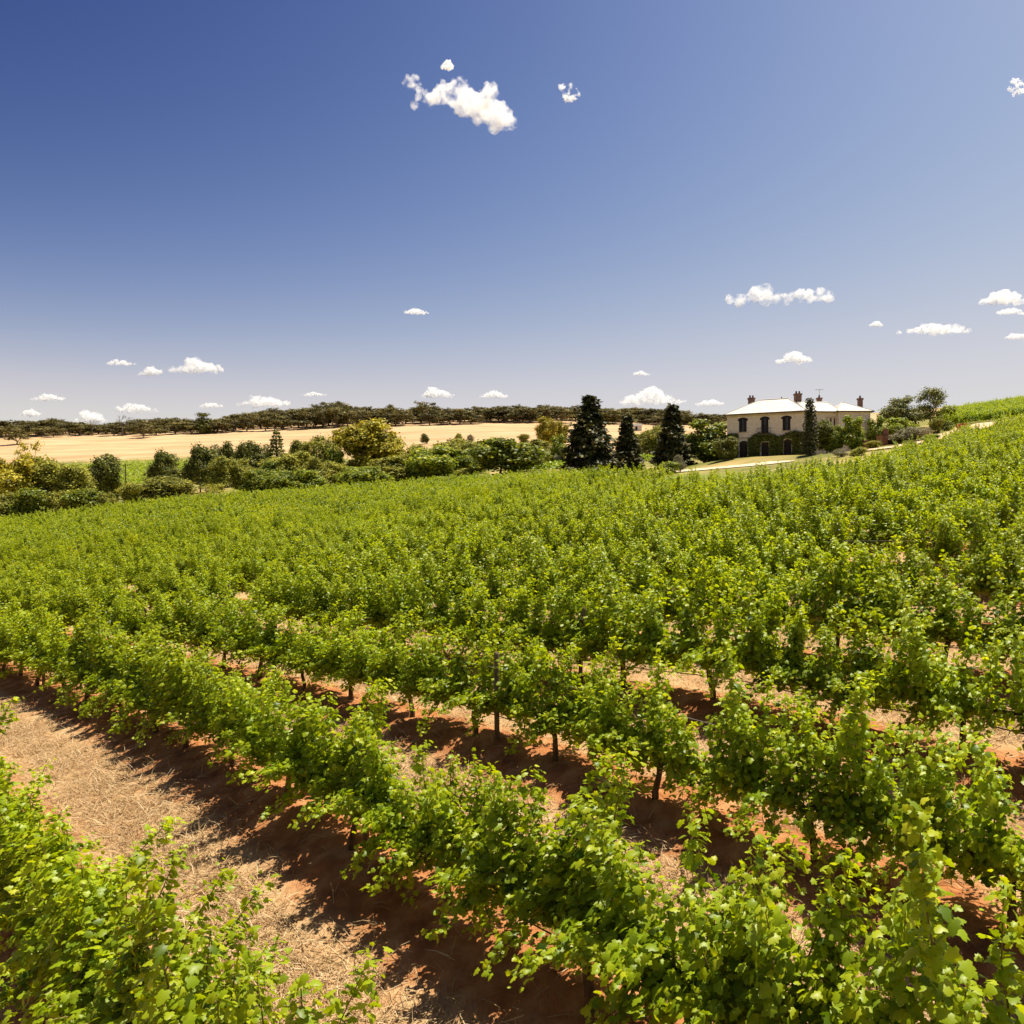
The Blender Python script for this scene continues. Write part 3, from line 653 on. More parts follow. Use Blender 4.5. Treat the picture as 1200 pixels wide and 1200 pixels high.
# ridge belt of gums
gums = [variant(('gum', i), lambda i=i: gum(40+i)) for i in range(8)]; tallg = [variant(('tall', i), lambda i=i: gum(60+i, 12, True)) for i in range(3)]
prof = np.array([(-60,497),(10,495),(45,494),(65,491),(95,496),(130,496),(170,494),(200,487),(225,491),(262,490),(300,482),(340,480),(375,477),(395,474),(430,480),(460,478),(500,476),(540,480),(590,477),(640,477),(700,478),(740,478),(790,481),(830,486),(870,490)], float)
k = 0
for row, (Z, dz, st) in enumerate(((452, 3, 12.), (474, 1, 9.5), (500, 0, 10.), (530, 0, 10.))):
    p_ = -70.+row*5
    while p_ < 850:
        if row == 0 and rng.random() < .35: p_ += st*.8; continue
        yt = np.interp(p_, prof[:, 0], prof[:, 1])+(rng.uniform(-4, 6) if row < 2 else rng.uniform(-1, 6))+dz
        wd = rng.uniform(20, 34)*(460/Z); tree = gums[int(rng.integers(0, 8))]
        where = 'at the far left' if p_ < 110 else 'left of the round golden tree' if p_ < 390 else 'above the round golden tree and leafy bushes' if p_ < 640 else 'behind the three dark conifers'
        plant(tree, p_, Z+rng.uniform(-8, 8), yt, wd, 'gum_tree', f'brown gum tree in the ridge belt, {where}', 'tree', f'ridge gums {where}')
        p_ += st*rng.uniform(.7, 1.3)
for px, yt, wd, lb in [(378,471,24,'tall open gum with wispy top, above the ridge belt left of the round golden tree'), (396,470,22,'tallest wispy gum on the ridge, straight above the left side of the round golden tree'),
                       (425,476,20,'thin topped gum poking above the belt over the round golden tree'), (455,474,20,'wispy gum above the ridge belt right of the round golden tree'), (500,470,26,'tall feathery gum above the pale paddock bush'), (555,476,18,'slender gum poking over the ridge belt above the leafy fig tree')]:
    plant(tallg[int(px) % 3], px, 462, yt, wd, 'gum_tree', lb)
plant(variant('pine_ridge', lambda: bush(70, 10, 7, L_dark, 2000, .34)), 240, 446, 484, 19, 'pine_tree', 'compact dark pine standing among the ridge gums')
plant(variant('bare', lambda: bare(3)), 144, 446, 486, 13, 'bare_tree', 'bare leafless tree on the ridge with thin grey branches', 'tree')
plant(variant('bare2', lambda: bare(9)), 108, 452, 491, 13, 'bare_tree', 'half bare grey tree on the ridge, left of the leafless one', 'tree')
for px, Z, yt, wd, lb in [(168,425,493,24,'low spreading gum on the golden paddock with shade beneath it'), (20,400,501,26,'lone gum on the golden slope at the far left')]:
    plant(gums[px % 8], px, Z, yt, wd, 'gum_tree', lb)
B = lambda key, *a, **k: variant(key, lambda: bush(*a, **k))
ol1 = B('ol1', 81, 9, 8, L_olive, 4200, .30); ol2 = B('ol2', 82, 9, 7, L_olive, 4200, .28); ol3 = B('ol3', 83, 8, 9, L_olive, 4000, .28)
gr1 = B('gr1', 84, 8, 9, L_green, 4500, .34); gr2 = B('gr2', 85, 8, 10, L_green, 4500, .36, peaks=9); go1 = B('go1', 86, 10, 12, L_gold, 7000, .32, peaks=10, clump=26); go2 = B('go2', 87, 7, 8, L_gold, 3800, .28)
dk1 = B('dk1', 88, 9, 7, L_dark, 4800, .28, low=.05, peaks=13); dk2 = B('dk2', 89, 9, 7.5, L_dark, 4800, .28, low=.05, peaks=13); sh1 = B('sh1', 90, 3, 4, L_olive, 2000, .16); sh2 = B('sh2', 91, 3, 4, L_green, 2200, .16)
gy1 = B('gy1', 95, 8, 9, L_grey, 4200, .28)
br1 = B('br1', 92, 2.5, 4, L_brown, 1500, .16); sv1 = B('sv1', 93, 2.5, 6, L_pale, 3000, .14)
for kd, px, Z, yt, wd, nm, lb in [
    (go2, -22, 150, 545, 58, 'golden_willow', 'golden olive tree cut by the left edge'),
    (go2, 16, 146, 539, 52, 'golden_willow', 'tall golden olive tree in the clump at the left edge'),
    (ol1, 48, 150, 537, 44, 'olive_tree', 'tall grey olive tree right of the golden trees at the left edge'),
    (ol2, 74, 147, 544, 44, 'olive_tree', 'brownish olive tree at the right end of the left clump'),
    (sh2, 38, 138, 573, 40, 'shrub', 'pale green shrub at the foot of the left clump'),
    (sh1, 8, 137, 578, 40, 'shrub', 'olive shrub low at the left edge'),
    (sh1, 70, 138, 576, 34, 'shrub', 'olive shrub under the brownish olive tree'),
    (sh2, 100, 139, 573, 36, 'shrub', 'green shrub below the lone dark round tree'),
    (sh1, 128, 140, 578, 26, 'shrub', 'small olive shrub right of the green shrub below the dark round tree'),
    (dk1, 121, 182, 533, 40, 'round_tree', 'lone dark round tree before the valley vine block'),
    (sh1, 156, 143, 566, 34, 'shrub', 'grey olive shrub below the utility pole'),
    (ol3, 188, 145, 558, 42, 'shrub', 'broad grey olive shrub below the pair of dark round trees at left'),
    (br1, 216, 142, 580, 26, 'shrub', 'rusty brown bush above the vines'),
    (sh1, 236, 140, 577, 22, 'shrub', 'yellow olive shrub between rusty bush and small umbrella tree'),
    (dk2, 190, 200, 529, 32, 'round_tree', 'dark round tree right of the utility pole'),
    (dk1, 207, 186, 548, 22, 'round_tree', 'small dark tree between two taller dark round trees'),
    (dk2, 235, 180, 523, 40, 'round_tree', 'large dark round tree left of the conical olive tree'),
    (dk1, 263, 196, 519, 24, 'round_tree', 'left one of the two dark domes behind the conical olive tree'),
    (dk2, 281, 194, 520, 26, 'round_tree', 'right one of the two dark domes behind the conical olive tree'),
    (ol2, 257, 160, 536, 26, 'conical_tree', 'conical grey olive tree standing before the dark domes'),
    (ol1, 281, 164, 538, 28, 'olive_tree', 'olive tree right of the conical olive tree'),
    (dk1, 301, 190, 518, 28, 'round_tree', 'dark olive tree just left of the tiered pine'),
    (ol2, 350, 185, 517, 30, 'olive_tree', 'rounded olive tree just right of the tiered pine'),
    (ol3, 374, 180, 511, 28, 'olive_tree', 'light olive gum with pale top left of the round golden tree'),
    (ol1, 333, 172, 536, 40, 'olive_tree', 'dark olive tree below the tiered pine'),
    (ol1, 370, 156, 537, 36, 'olive_tree', 'pale olive tree below the light olive gum'),
    (ol3, 394, 160, 541, 30, 'olive_tree', 'yellow olive shrub beside the base of the round golden tree'),
    (gr1, 303, 148, 551, 32, 'leafy_tree', 'dark green leafy bush at the left end of the creek bushes'),
    (gr2, 328, 146, 552, 44, 'leafy_tree', 'broad green leafy bush below the tiered pine'),
    (gr1, 361, 146, 551, 40, 'leafy_tree', 'bright green leafy bush below the pale olive tree'),
    (go1, 435, 172, 493, 80, 'golden_tree', 'big round golden olive tree, tallest of the valley trees'),
    (gr2, 424, 146, 547, 54, 'leafy_tree', 'green bush in front of the big round golden tree'),
    (ol3, 462, 152, 545, 40, 'olive_tree', 'olive bush at the right foot of the big round golden tree'),
    (ol1, 487, 168, 522, 40, 'olive_tree', 'olive green tree right of the big round golden tree'),
    (gr1, 507, 152, 524, 60, 'leafy_tree', 'wide green leafy tree in the middle of the creek'),
    (ol3, 528, 176, 514, 46, 'olive_tree', 'rounded olive tree behind the wide leafy tree'),
    (gr2, 586, 149, 514, 78, 'fig_tree', 'dark spreading fig tree with big leaves above the middle vines'),
    (gr2, 318, 160, 541, 30, 'leafy_tree', 'light green tree just below and left of the tiered pine'),
    (ol3, 345, 164, 530, 34, 'olive_tree', 'yellow green olive tree between the tiered pine and the light olive gum'),
    (gr1, 392, 168, 527, 26, 'leafy_tree', 'light green tree tucked beside the left side of the round golden tree'),
    (ol3, 476, 158, 533, 44, 'olive_tree', 'soft yellow green bush right below the round golden tree'),
    (gr2, 536, 158, 527, 42, 'leafy_tree', 'mid green tree between the wide leafy tree and the fig tree'),
    (ol1, 556, 166, 520, 34, 'olive_tree', 'grey green tree rising behind the left half of the fig tree'),
    (ol3, 612, 160, 526, 40, 'olive_tree', 'yellow green bush at the right shoulder of the fig tree'),
    (ol3, 296, 166, 546, 26, 'olive_tree', 'pale green bush right of the two olive trees before the dark domes'),
    (ol3, 60, 156, 548, 40, 'olive_tree', 'yellow green olive bush behind the clump at the left edge'),
    (ol1, 96, 150, 553, 34, 'olive_tree', 'soft grey green bush between the left clump and the lone dark round tree'),
    (sh1, 548, 146, 548, 36, 'shrub', 'olive shrub between the wide leafy tree and the fig tree'),
    (ol2, 626, 172, 516, 36, 'olive_tree', 'olive tree behind the right side of the fig tree'),
    (ol1, 644, 184, 520, 30, 'olive_tree', 'yellow olive tree above the small green vine block'),
    (gr1, 655, 178, 510, 18, 'leafy_tree', 'small green tree left of the largest conifer'),
    (go2, 641, 300, 489, 22, 'golden_willow', 'yellow brown tree standing on the paddock edge left of the largest conifer'),
    (go2, 657, 305, 494, 14, 'golden_willow', 'small yellow brown tree close behind the largest conifer'),
    (dk2, 498, 345, 508, 10, 'round_tree', 'small round tree alone on the paddock right of the round golden tree'),
    (sh1, 538, 330, 508, 9, 'shrub', 'small shrub on the paddock, left of the pale grey one'),
    (sv1, 550, 328, 509, 8, 'shrub', 'pale grey shrub on the golden paddock'),
    (sh1, 614, 330, 509, 16, 'shrub', 'low olive shrub on the golden paddock above the fig tree'),
    (ol3, 766, 205, 499, 26, 'olive_tree', 'olive bush between the two right conifers'),
    (ol2, 748, 212, 507, 16, 'olive_tree', 'small olive bush right of the middle conifer'),
    (gr1, 826, 127, 494, 52, 'leafy_tree', 'mid green leafy tree left of the stone house'),
    (gr2, 797, 126, 521, 26, 'leafy_tree', 'low green bush between conifer and leafy tree'),
    (sv1, 797, 106, 533, 14, 'shrub', 'small white flowering shrub beside the gravel drive'),
    (sh2, 783, 104, 541, 20, 'shrub', 'dark green low shrub at the end of the gravel drive'),
    (dk2, 969, 111, 492, 27, 'shrub', 'dark green shrub right of the tall cypress'),
    (gr1, 980, 110, 499, 20, 'leafy_tree', 'green bush between dark shrub and the small light tree'),
    (gr1, 998, 109, 488, 26, 'leafy_tree', 'light green small tree before the right wing of the house'),
    (gy1, 1057, 140, 466, 50, 'olive_tree', 'grey olive rounded tree behind the brick walls'),
    (gr1, 1028, 116, 489, 22, 'leafy_tree', 'green shrub at the right end of the house'),
    (gr2, 1052, 114, 490, 36, 'leafy_tree', 'yellow green bush behind the red brick outbuilding'),
    (sv1, 1062, 106, 501, 40, 'shrub', 'silver grey rounded shrub by the dirt track'),
    (sh1, 1024, 104, 517, 20, 'shrub', 'grey green low shrub at the foot of the low brick wall'),
    (sh1, 1006, 96, 524, 18, 'shrub', 'small olive shrub on the bank right of the cypress, above the vine ends'),
    (sv1, 986, 99, 526, 16, 'shrub', 'small grey shrub on the bank before the right wing of the house'),
    (sh2, 1090, 100, 509, 16, 'shrub', 'small green shrub on the near side of the pink dirt track'),
    (sh1, 1066, 97, 516, 15, 'shrub', 'tiny olive shrub on the track edge just below the silver shrub'),
    (sh1, 1097, 118, 491, 18, 'shrub', 'low shrub beneath the open dark tree'),
    (sh2, 1107, 121, 493, 13, 'shrub', 'small shrub left of the terracotta pots'),
    (sh2, 1108, 133, 476, 20, 'shrub', 'dark leafy shrub at the left end of the upper vine block')]:
    plant(kd, px, Z, yt, wd, nm, lb, 'shrub' if nm == 'shrub' else 'tree')
plant(variant('bunya', lambda: bunya(5)), 324, 182, 505, 30, 'tiered_pine', 'tiered pine with stacked whorls rising from the valley trees')
plant(variant('sparse', lambda: sparse(6, 8, L_gold)), 38, 205, 516, 27, 'sapling', 'thin yellow green sapling in front of the golden slope at left')
plant(variant('umb', lambda: sparse(8, 5, L_olive, 900, 5.5, 10)), 249, 141, 566, 27, 'umbrella_tree', 'small flat topped umbrella tree at the vine edge')
plant(variant('con1', lambda: conifer(1)), 691, 124, 466, 60, 'conifer', 'largest dark conifer, left one of the three near the house')
plant(variant('con2', lambda: conifer(2, 9, 5)), 735, 126, 489, 31, 'conifer', 'smallest dark conifer, middle one of the three near the house')
plant(variant('con3', lambda: conifer(4, 9.5, 5)), 788, 125, 476, 40, 'conifer', 'dark conifer nearest to the house, beside the leafy tree')
plant(variant('cyp', lambda: column(3)), 949, 109, 467, 17, 'cypress', 'tall narrow dark cypress at the corner of the stone house')
plant(variant('opn', lambda: (crown('crown', 12, [(0,0,7.6,1.6,1.6,.9),(1.3,.4,6.6,1.2,1.2,.8),(-1.2,-.3,6.7,1.1,1.2,.8),(.3,1,6.0,1.5,1.4,.7),(1.9,-.5,5.2,.9,.9,.6),(-1.7,.4,4.9,.9,.9,.5),(0,-.4,4.4,1.2,1.1,.6),(1.0,0,3.3,1.0,1,.5),(-.8,.6,3.0,.9,.9,.5),(-2.3,.2,6.0,.5,.5,.5)], 3600, .26, L_dark, .4, .05, 18), trunk_mesh(12, 3.0, .2, [(1.3,.4,6.2),(-1.2,-.3,6.3),(0,0,7),(1.9,-.5,5),(-1.7,.4,4.7)], m_trunk))), 1090, 132, 454, 36, 'open_tree', 'dark open crowned tree on the skyline right of the house')

# ------------------------------------------------------------------ the stone house
m_stone = noise_mat('rendered_stone', [(.3, (.40, .31, .21)), (.55, (.53, .42, .29)), (.75, (.62, .51, .37))], 1.4, 8, .9, .25, 9)
def brick_mat(name, c1, c2, mor, sc_=4.0, coord='Object'):
    m, n, l, p = newmat(name); tc = n.new('ShaderNodeTexCoord'); br = n.new('ShaderNodeTexBrick')
    mp = n.new('ShaderNodeMapping'); mp.inputs['Rotation'].default_value = (R(90), 0, 0); l.new(tc.outputs[coord], mp.inputs[0]); l.new(mp.outputs[0], br.inputs[0])
    br.inputs['Color1'].default_value = col(c1); br.inputs['Color2'].default_value = col(c2); br.inputs['Mortar'].default_value = col(mor)
    br.inputs['Scale'].default_value = sc_; br.inputs['Mortar Size'].default_value = .012
    l.new(br.outputs[0], p.inputs['Base Color']); p.inputs['Roughness'].default_value = .9
    return m
m_wall = brick_mat('stone_wall', (.78, .68, .56), (.63, .54, .43), (.80, .72, .61), 1.6)
m_brick = brick_mat('red_brick', (.32, .11, .06), (.24, .08, .045), (.35, .24, .17), 4.5)
m_chim = noise_mat('chimney_brick', [(.3, (.13, .075, .055)), (.7, (.24, .14, .10))], 5, 5, .9, .3)
m_roof, n, l, p = newmat('corrugated_iron')
tc = n.new('ShaderNodeTexCoord'); wv = n.new('ShaderNodeTexWave'); wv.inputs['Scale'].default_value = 2.0; l.new(tc.outputs['Object'], wv.inputs[0])
nz = n.new('ShaderNodeTexNoise'); nz.inputs['Scale'].default_value = .8; l.new(tc.outputs['Object'], nz.inputs['Vector'])
rr_ = ramp(n, [(.3, (.44, .41, .35)), (.7, (.58, .55, .49))]); l.new(nz.outputs['Fac'], rr_.inputs[0]); l.new(rr_.outputs[0], p.inputs['Base Color']); p.inputs['Roughness'].default_value = .55
bp = n.new('ShaderNodeBump'); bp.inputs['Strength'].default_value = .4; l.new(wv.outputs['Fac'], bp.inputs['Height']); l.new(bp.outputs[0], p.inputs['Normal'])
m_shut = noise_mat('dark_shutter', [(.3, (.012, .010, .009)), (.7, (.03, .024, .02))], 6, 3, .6, 0)
m_dkwood = noise_mat('brown_door', [(.3, (.03, .018, .012)), (.7, (.065, .035, .022))], 6, 3, .6, 0)
m_white = noise_mat('limewash_trim', [(.3, (.62, .56, .46)), (.7, (.76, .70, .60))], 3, 4, .8, 0)
m_gut = noise_mat('gutter_metal', [(.3, (.10, .075, .06)), (.7, (.17, .13, .10))], 3, 3, .6, 0)
m_glass, n, l, p = newmat('window_glass'); p.inputs['Base Color'].default_value = (.02, .022, .025, 1); p.inputs['Roughness'].default_value = .08
BZ = 7.35; EV = 13.9
house = empty('stone_house', (36, 120, BZ)); tag(house, 'two storey stone house with pale hipped iron roof and ivy on its lower floor', 'house')
def frame_axes(a, b):
    a = np.array(a, float); b = np.array(b, float); u = (b-a); L = np.linalg.norm(u); u /= L; v = np.array([-u[1], u[0]])
    if v[1] < 0: v = -v
    return a, u, v, L
class Blk:
    """a block of the house: local x along its front, y inward, z up from the ground line"""
    def __init__(s, a, b, depth): s.a, s.u, s.v, s.L = frame_axes(a, b); s.D = depth
    def M(s): return Matrix(((s.u[0], s.v[0], 0, s.a[0]-36), (s.u[1], s.v[1], 0, s.a[1]-120), (0, 0, 1, 0), (0, 0, 0, 1)))
    def put(s, mb, name, m, parent=None, smooth=False):
        o = mb.build(name, m, parent or house, smooth)
        if parent is None: o.matrix_local = s.M()
        return o
    def hip(s, ez, rise, over, i0, i1, name='roof'):
        x0, x1, y0, y1 = -over, s.L+over, -over, s.D+over; my = (y0+y1)/2; mb = MB()
        v = [(x0,y0,ez),(x1,y0,ez),(x1,y1,ez),(x0,y1,ez),(x0+i0,my,ez+rise),(x1-i1,my,ez+rise)]
        v += [(x,y,z-.12) for x,y,z in v[:4]]
        mb.add(v, [(0,1,5,4),(1,2,5),(2,3,4,5),(3,0,4),(0,6,7,1),(1,7,8,2),(2,8,9,3),(3,9,6,0),(6,9,8,7)])
        r = s.put(mb, name, m_roof)
        g_ = MB(); g_.box((x0-.1,y0-.14,ez-.16),(x1+.1,y0-.004,ez+.0)); g_.box((x0-.14,y0-.004,ez-.16),(x0-.004,y1,ez)); g_.box((x1+.004,y0-.004,ez-.16),(x1+.14,y1,ez)); g_.build('gutter', m_gut, r)
        rd = MB(); rd.tube([(x0+i0,my,ez+rise+.02),(x1-i1,my,ez+rise+.02)], .09, 6); rd.tube([(x0,y0,ez+.02),(x0+i0,my,ez+rise+.02)], .06, 6); rd.tube([(x1,y0,ez+.02),(x1-i1,my,ez+rise+.02)], .06, 6); rd.build('ridge_cap', m_roof, r)
        return r
def pX(blk, px):                              # distance along the front where the sight line of a column crosses it
    k = (px-600)/1000; a, u = blk.a, blk.u
    return (k*a[1]-a[0])/(u[0]-k*u[1])
def arch_poly(x0, x1, z0, z1, rise, n=8):
    pts = [(x0, z0), (x1, z0)]
    for i in range(n+1):
        t = i/n; x = x1+(x0-x1)*t; pts.append((x, z1-rise+rise*(1-(2*t-1)**2)))
    return pts
def prism(mb, poly, y0, y1):
    n = len(poly); mb.add([(x, y0, z) for x, z in poly]+[(x, y1, z) for x, z in poly], [tuple(range(n)), tuple(range(n, 2*n))[::-1]]+[(i, i+n, (i+1) % n+n, (i+1) % n) for i in range(n)])
def surround(mb, x0, x1, z0, z1, rise, t, y0, y1):
    o = arch_poly(x0-t, x1+t, z0, z1+t, rise+t*.4); i = arch_poly(x0, x1, z0, z1, rise)
    o, i = o[1:]+o[:1], i[1:]+i[:1]; n = len(o)
    v = [(x, y0, z) for x, z in o]+[(x, y0, z) for x, z in i]+[(x, y1, z) for x, z in o]+[(x, y1, z) for x, z in i]
    f = []
    for k in range(n-1): f += [(k, k+1, n+k+1, n+k), (2*n+k, k+2*n+n, k+1+3*n, k+1+2*n), (k, 2*n+k, 2*n+k+1, k+1), (n+k, n+k+1, 3*n+k+1, 3*n+k)]
    mb.add(v, f)
mainb = Blk(at(852, 122), at(943, 117), 7.2); wa = Blk(at(947, 117.6), at(983, 117.9), 7.5); wb = Blk(at(983, 117.2), at(1020, 117.2), 9)
ez = EV-BZ
def walls(blk, openings, name='wall'):
    """front wall cut round its openings, the other walls plain"""
    mb = MB(); xs = sorted(set([0, blk.L]+[v for o in openings for v in o[:2]])); top = ez-.05
    for x0, x1 in zip(xs[:-1], xs[1:]):
        xm = (x0+x1)/2; cuts = sorted([(o[2], o[3]) for o in openings if o[0] <= xm <= o[1]]); z = -2.0
        for c0, c1 in cuts:
            if c0 > z: mb.box((x0, 0, z), (x1, .35, c0))
            z = c1
        mb.box((x0, 0, z), (x1, .35, top))
    mb.box((0, .35, -2), (.35, blk.D, top)); mb.box((blk.L-.35, .35, -2), (blk.L, blk.D, top)); mb.box((.35, blk.D-.35, -2), (blk.L-.35, blk.D, top))
    return blk.put(mb, name, m_wall)
def opening(blk, x0, x1, z0, z1, kind):
    """a recessed window or door with its surround"""
    mb = MB(); prism(mb, arch_poly(x0-.02, x1+.02, z0, z1, .02), .20, .26)
    if kind == 'window':
        wdw = blk.put(mb, 'window', m_glass)
        f = MB(); xm = (x0+x1)/2
        for a_, b_ in ((x0, x0+.07), (x1-.07, x1), (xm-.03, xm+.03)): f.box((a_, .14, z0), (b_, .198, z1))
        for zz in (z0, (z0+z1)/2, z1-.08): f.box((x0+.07, .15, zz), (xm-.03, .195, zz+.08)); f.box((xm+.03, .15, zz), (x1-.07, .195, zz+.08))
        f.build('frame', m_shut, wdw)
        s_ = MB(); hw = (x1-x0)*.34
        for a_ in (x0, x1-hw):
            s_.box((a_, .06, z0+.04), (a_+hw, .11, z1-.04))
            k = int((z1-z0)/.16)
            for i in range(k): s_.box((a_+.06, .035, z0+.1+i*.16), (a_+hw-.06, .058, z0+.19+i*.16))
        s_.build('shutter', m_shut, wdw)
        sl_ = MB(); sl_.box((x0-.12, -.09, z0-.14), (x1+.12, .13, z0-.003)); sl_.build('sill', m_stone, wdw)
        hd = MB(); surround(hd, x0, x1, z1-.35, z1-.02, .16, .16, -.03, .10); hd.build('arch_head', m_shut, wdw)
        return wdw
    if kind == 'slit':
        wdw = blk.put(mb, 'window', m_glass)
        f = MB(); f.box((x0-.10, -.05, z0-.10), (x1+.10, .12, z0-.003)); f.box((x0-.10, -.05, z1+.003), (x1+.10, .12, z1+.12)); f.build('frame', m_stone, wdw)
        return wdw
    d_ = blk.put(mb, 'door', m_dkwood)
    pn = MB()
    for a_, b_ in ((x0+.1, (x0+x1)/2-.05), ((x0+x1)/2+.05, x1-.1)):
        for c_, e_ in ((z0+.2, z0+.9), (z0+1.05, z1-.45)): pn.box((a_, .165, c_), (b_, .198, e_))
    pn.build('panel', m_shut, d_)
    sr = MB(); surround(sr, x0, x1, z0, z1, .22 if kind == 'arch' else .05, .17, -.06, .12); sr.build('surround', m_white, d_)
    if kind == 'gable':
        pd = MB(); prism(pd, [(x0-.35, z1+.19), (x1+.35, z1+.19), ((x0+x1)/2, z1+.62)], -.16, .05); pd.build('pediment', m_white, d_)
    kb = MB(); kb.tube([((x0+x1)/2+.1, .10, z0+1.0), ((x0+x1)/2+.1, .165, z0+1.0)], .035, 8); kb.build('handle', m_gut, d_)
    return d_
ops = []
for p0, p1, z0, z1, kd in [(866, 875, 11.35-BZ, 13.25-BZ, 'window'), (892, 900.5, 10.95-BZ, 13.25-BZ, 'window'), (917, 926.3, 11.3-BZ, 13.22-BZ, 'window'),
                           (866.5, 876, .35, 2.75, 'arch'), (892, 901, .3, 2.45, 'gable'), (918.5, 927.5, .5, 2.75, 'arch')]:
    ops.append((pX(mainb, p0), pX(mainb, p1), z0, z1, kd))
walls(mainb, ops)
for o_ in ops: opening(mainb, *o_)
opsA = [(pX(wa, a_), pX(wa, b_), 3.9, 5.6, 'slit') for a_, b_ in ((968.4, 970.2), (972.5, 975), (977, 979))]
walls(wa, opsA); [opening(wa, *o_) for o_ in opsA]
opsB = [(pX(wb, 1006), pX(wb, 1008.5), 4.2, 5.7, 'slit'), (pX(wb, 1011), pX(wb, 1013.5), 1.6, 3.2, 'slit'), (pX(wb, 990), pX(wb, 993), 4.0, 5.6, 'slit')]
walls(wb, opsB); [opening(wb, *o_) for o_ in opsB]
mb = MB(); mb.box((-.06, -.05, 3.05), (mainb.L+.06, -.003, 3.22)); mainb.put(mb, 'string_course', m_stone)
mb = MB(); mb.box((-.08, -.12, ez-.40), (mainb.L+.08, -.003, ez-.14)); mainb.put(mb, 'cornice', m_stone)
bx = ops[1]; mb = MB(); mb.box((bx[0]-.5, -.7, 3.45), (bx[1]+.5, -.055, 3.56))
bal = mainb.put(mb, 'balcony', m_gut); rb = MB()
for i in range(9): x = bx[0]-.45+i*(bx[1]-bx[0]+.9)/8; rb.tube([(x, -.66, 3.56), (x, -.66, 4.35)], .02, 5)
rb.tube([(bx[0]-.5, -.66, 4.37), (bx[1]+.5, -.66, 4.37)], .03, 6); rb.build('railing', m_shut, bal)
mainb.hip(ez, 2.25, .38, 4.2, 3.2); wa.hip(ez-.02, 1.75, .3, .3, .3); wb.hip(ez-.03, 1.75, .3, 2.4, 2.4)
def chimney(px0, px1, yt, yb, Z, pots, aerial=False):
    x0, x1 = (px0-600)/1000*Z, (px1-600)/1000*Z; zt, zb = (600-yt)/1000*Z-BZ, (600-yb)/1000*Z-BZ-1.2; wd = x1-x0
    mb = MB(); c = (x0-36, Z-120); mb.box((c[0], c[1], zb), (c[0]+wd, c[1]+wd*.8, zt-.22)); mb.box((c[0]-.08, c[1]-.08, zt-.22), (c[0]+wd+.08, c[1]+wd*.8+.08, zt))
    ch = mb.build('chimney', m_chim, house)
    for i in range(pots):
        q = MB(); xx = c[0]+wd*(i+.5)/pots; q.tube([(xx, c[1]+wd*.4, zt), (xx, c[1]+wd*.4, zt+.38)], [.15, .11], 10); q.build('chimney_pot', m_chim, ch)
    return c, wd, zt, ch
chimney(878, 884.6, 466, 473, 124, 2); chimney(932.2, 939.5, 461, 470.5, 121.5, 2); c3 = chimney(958.2, 963.2, 466, 472, 123, 1); chimney(1006.2, 1011.2, 466.5, 479, 120, 1)
mb = MB(); xx, yy, zt = c3[0][0]+c3[1]/2, c3[0][1]+.2, c3[2]
mb.tube([(xx, yy, zt), (xx, yy, zt+1.2)], .025, 5); mb.tube([(xx-.55, yy, zt+1.15), (xx+.5, yy, zt+1.22)], .022, 5)
for i in range(5): mb.tube([(xx-.5+i*.24, yy-.35, zt+1.17), (xx-.5+i*.24, yy+.35, zt+1.17)], .016, 4)
mb.build('aerial', m_gut, c3[3])
mb = MB(); xx = (916-600)/1000*123-36; mb.tube([(xx, 3, ez+1.9), (xx, 3, ez+2.7)], [.10, .08], 8); mb.build('roof_vent', m_gut, house)
# ivy over the lower floor
g = np.random.default_rng(21); k = 26000; X = g.uniform(-.9, mainb.L+.2, k); Zz = g.uniform(-.2, 1, k)**.9*0+g.uniform(-.2, 3.7, k)
lim = 3.15+.7*fbm(X*.6, X*0, 4, 3)+.35*np.sin(X*1.4+1)-.9*((X > ops[0][0]-.3) & (X < ops[0][1]+.3))*0
okk = Zz < lim
for o_ in ops[3:]: okk &= ~((X > o_[0]-.22) & (X < o_[1]+.22) & (Zz < o_[3]+.25))
okk &= ~((X > ops[3][0]-.3) & (X < ops[3][1]+.2) & (Zz > 2.3))
X, Zz = X[okk], Zz[okk]; dpt = -.05-.30*g.random(len(X))-.4*(X < .2)*g.random(len(X))
Pl = np.stack([X, dpt, Zz, np.ones(len(X))], 1)@np.array(mainb.M()).T
nl = np.array([-mainb.v[0], -mainb.v[1], .35])
V, F, r = leaves(QV, QF, Pl[:, :3], g.normal(0, 1, (len(X), 3))+np.array([0, 0, -.6]), nl+g.normal(0, .45, (len(X), 3)), g.uniform(.2, .38, len(X)), np.clip(g.normal(.35, .2, len(X)), 0, 1))
ivy = link('ivy', np_mesh('ivy', V, F, r), L_dark); ivy.location = house.location; tag(ivy, 'dark green ivy covering the lower floor of the stone house', 'ivy')
plant(dk1, 851, 117.5, 513, 24, 'ivy_bush', 'dark ivy bush at the left corner of the stone house', 'shrub')
# brick outbuilding, low wall, pergola, pots
def at3(px, Z, y=None):
    x, yy = at(px, Z); return x, yy, gz(x, yy)
def brick_hut():
    x, y, z = at3(1034, 109); o = empty('brick_outbuilding', (x, y, z)); tag(o, 'small red brick outbuilding with a stub chimney beside the silver shrub', 'outbuilding')
    mb = MB(); mb.box((0, 0, -1), (.7, 1.8, 1.45)); mb.box((1.45, 0, -1), (2.3, 1.8, 1.45)); mb.box((.7, 0, .95), (1.45, 1.8, 1.45)); mb.box((.7, .3, -1), (1.45, 1.8, .95)); mb.build('wall', m_brick, o)
    mb = MB(); mb.box((-.12, -.12, 1.453), (2.42, 1.92, 1.58)); mb.build('coping', m_chim, o)
    mb = MB(); mb.box((.5, .5, 1.583), (.95, .95, 2.35)); mb.build('chimney', m_brick, o)
    mb = MB(); mb.box((.76, .20, .0), (1.39, .27, .9)); mb.build('door', m_dkwood, o)
brick_hut()
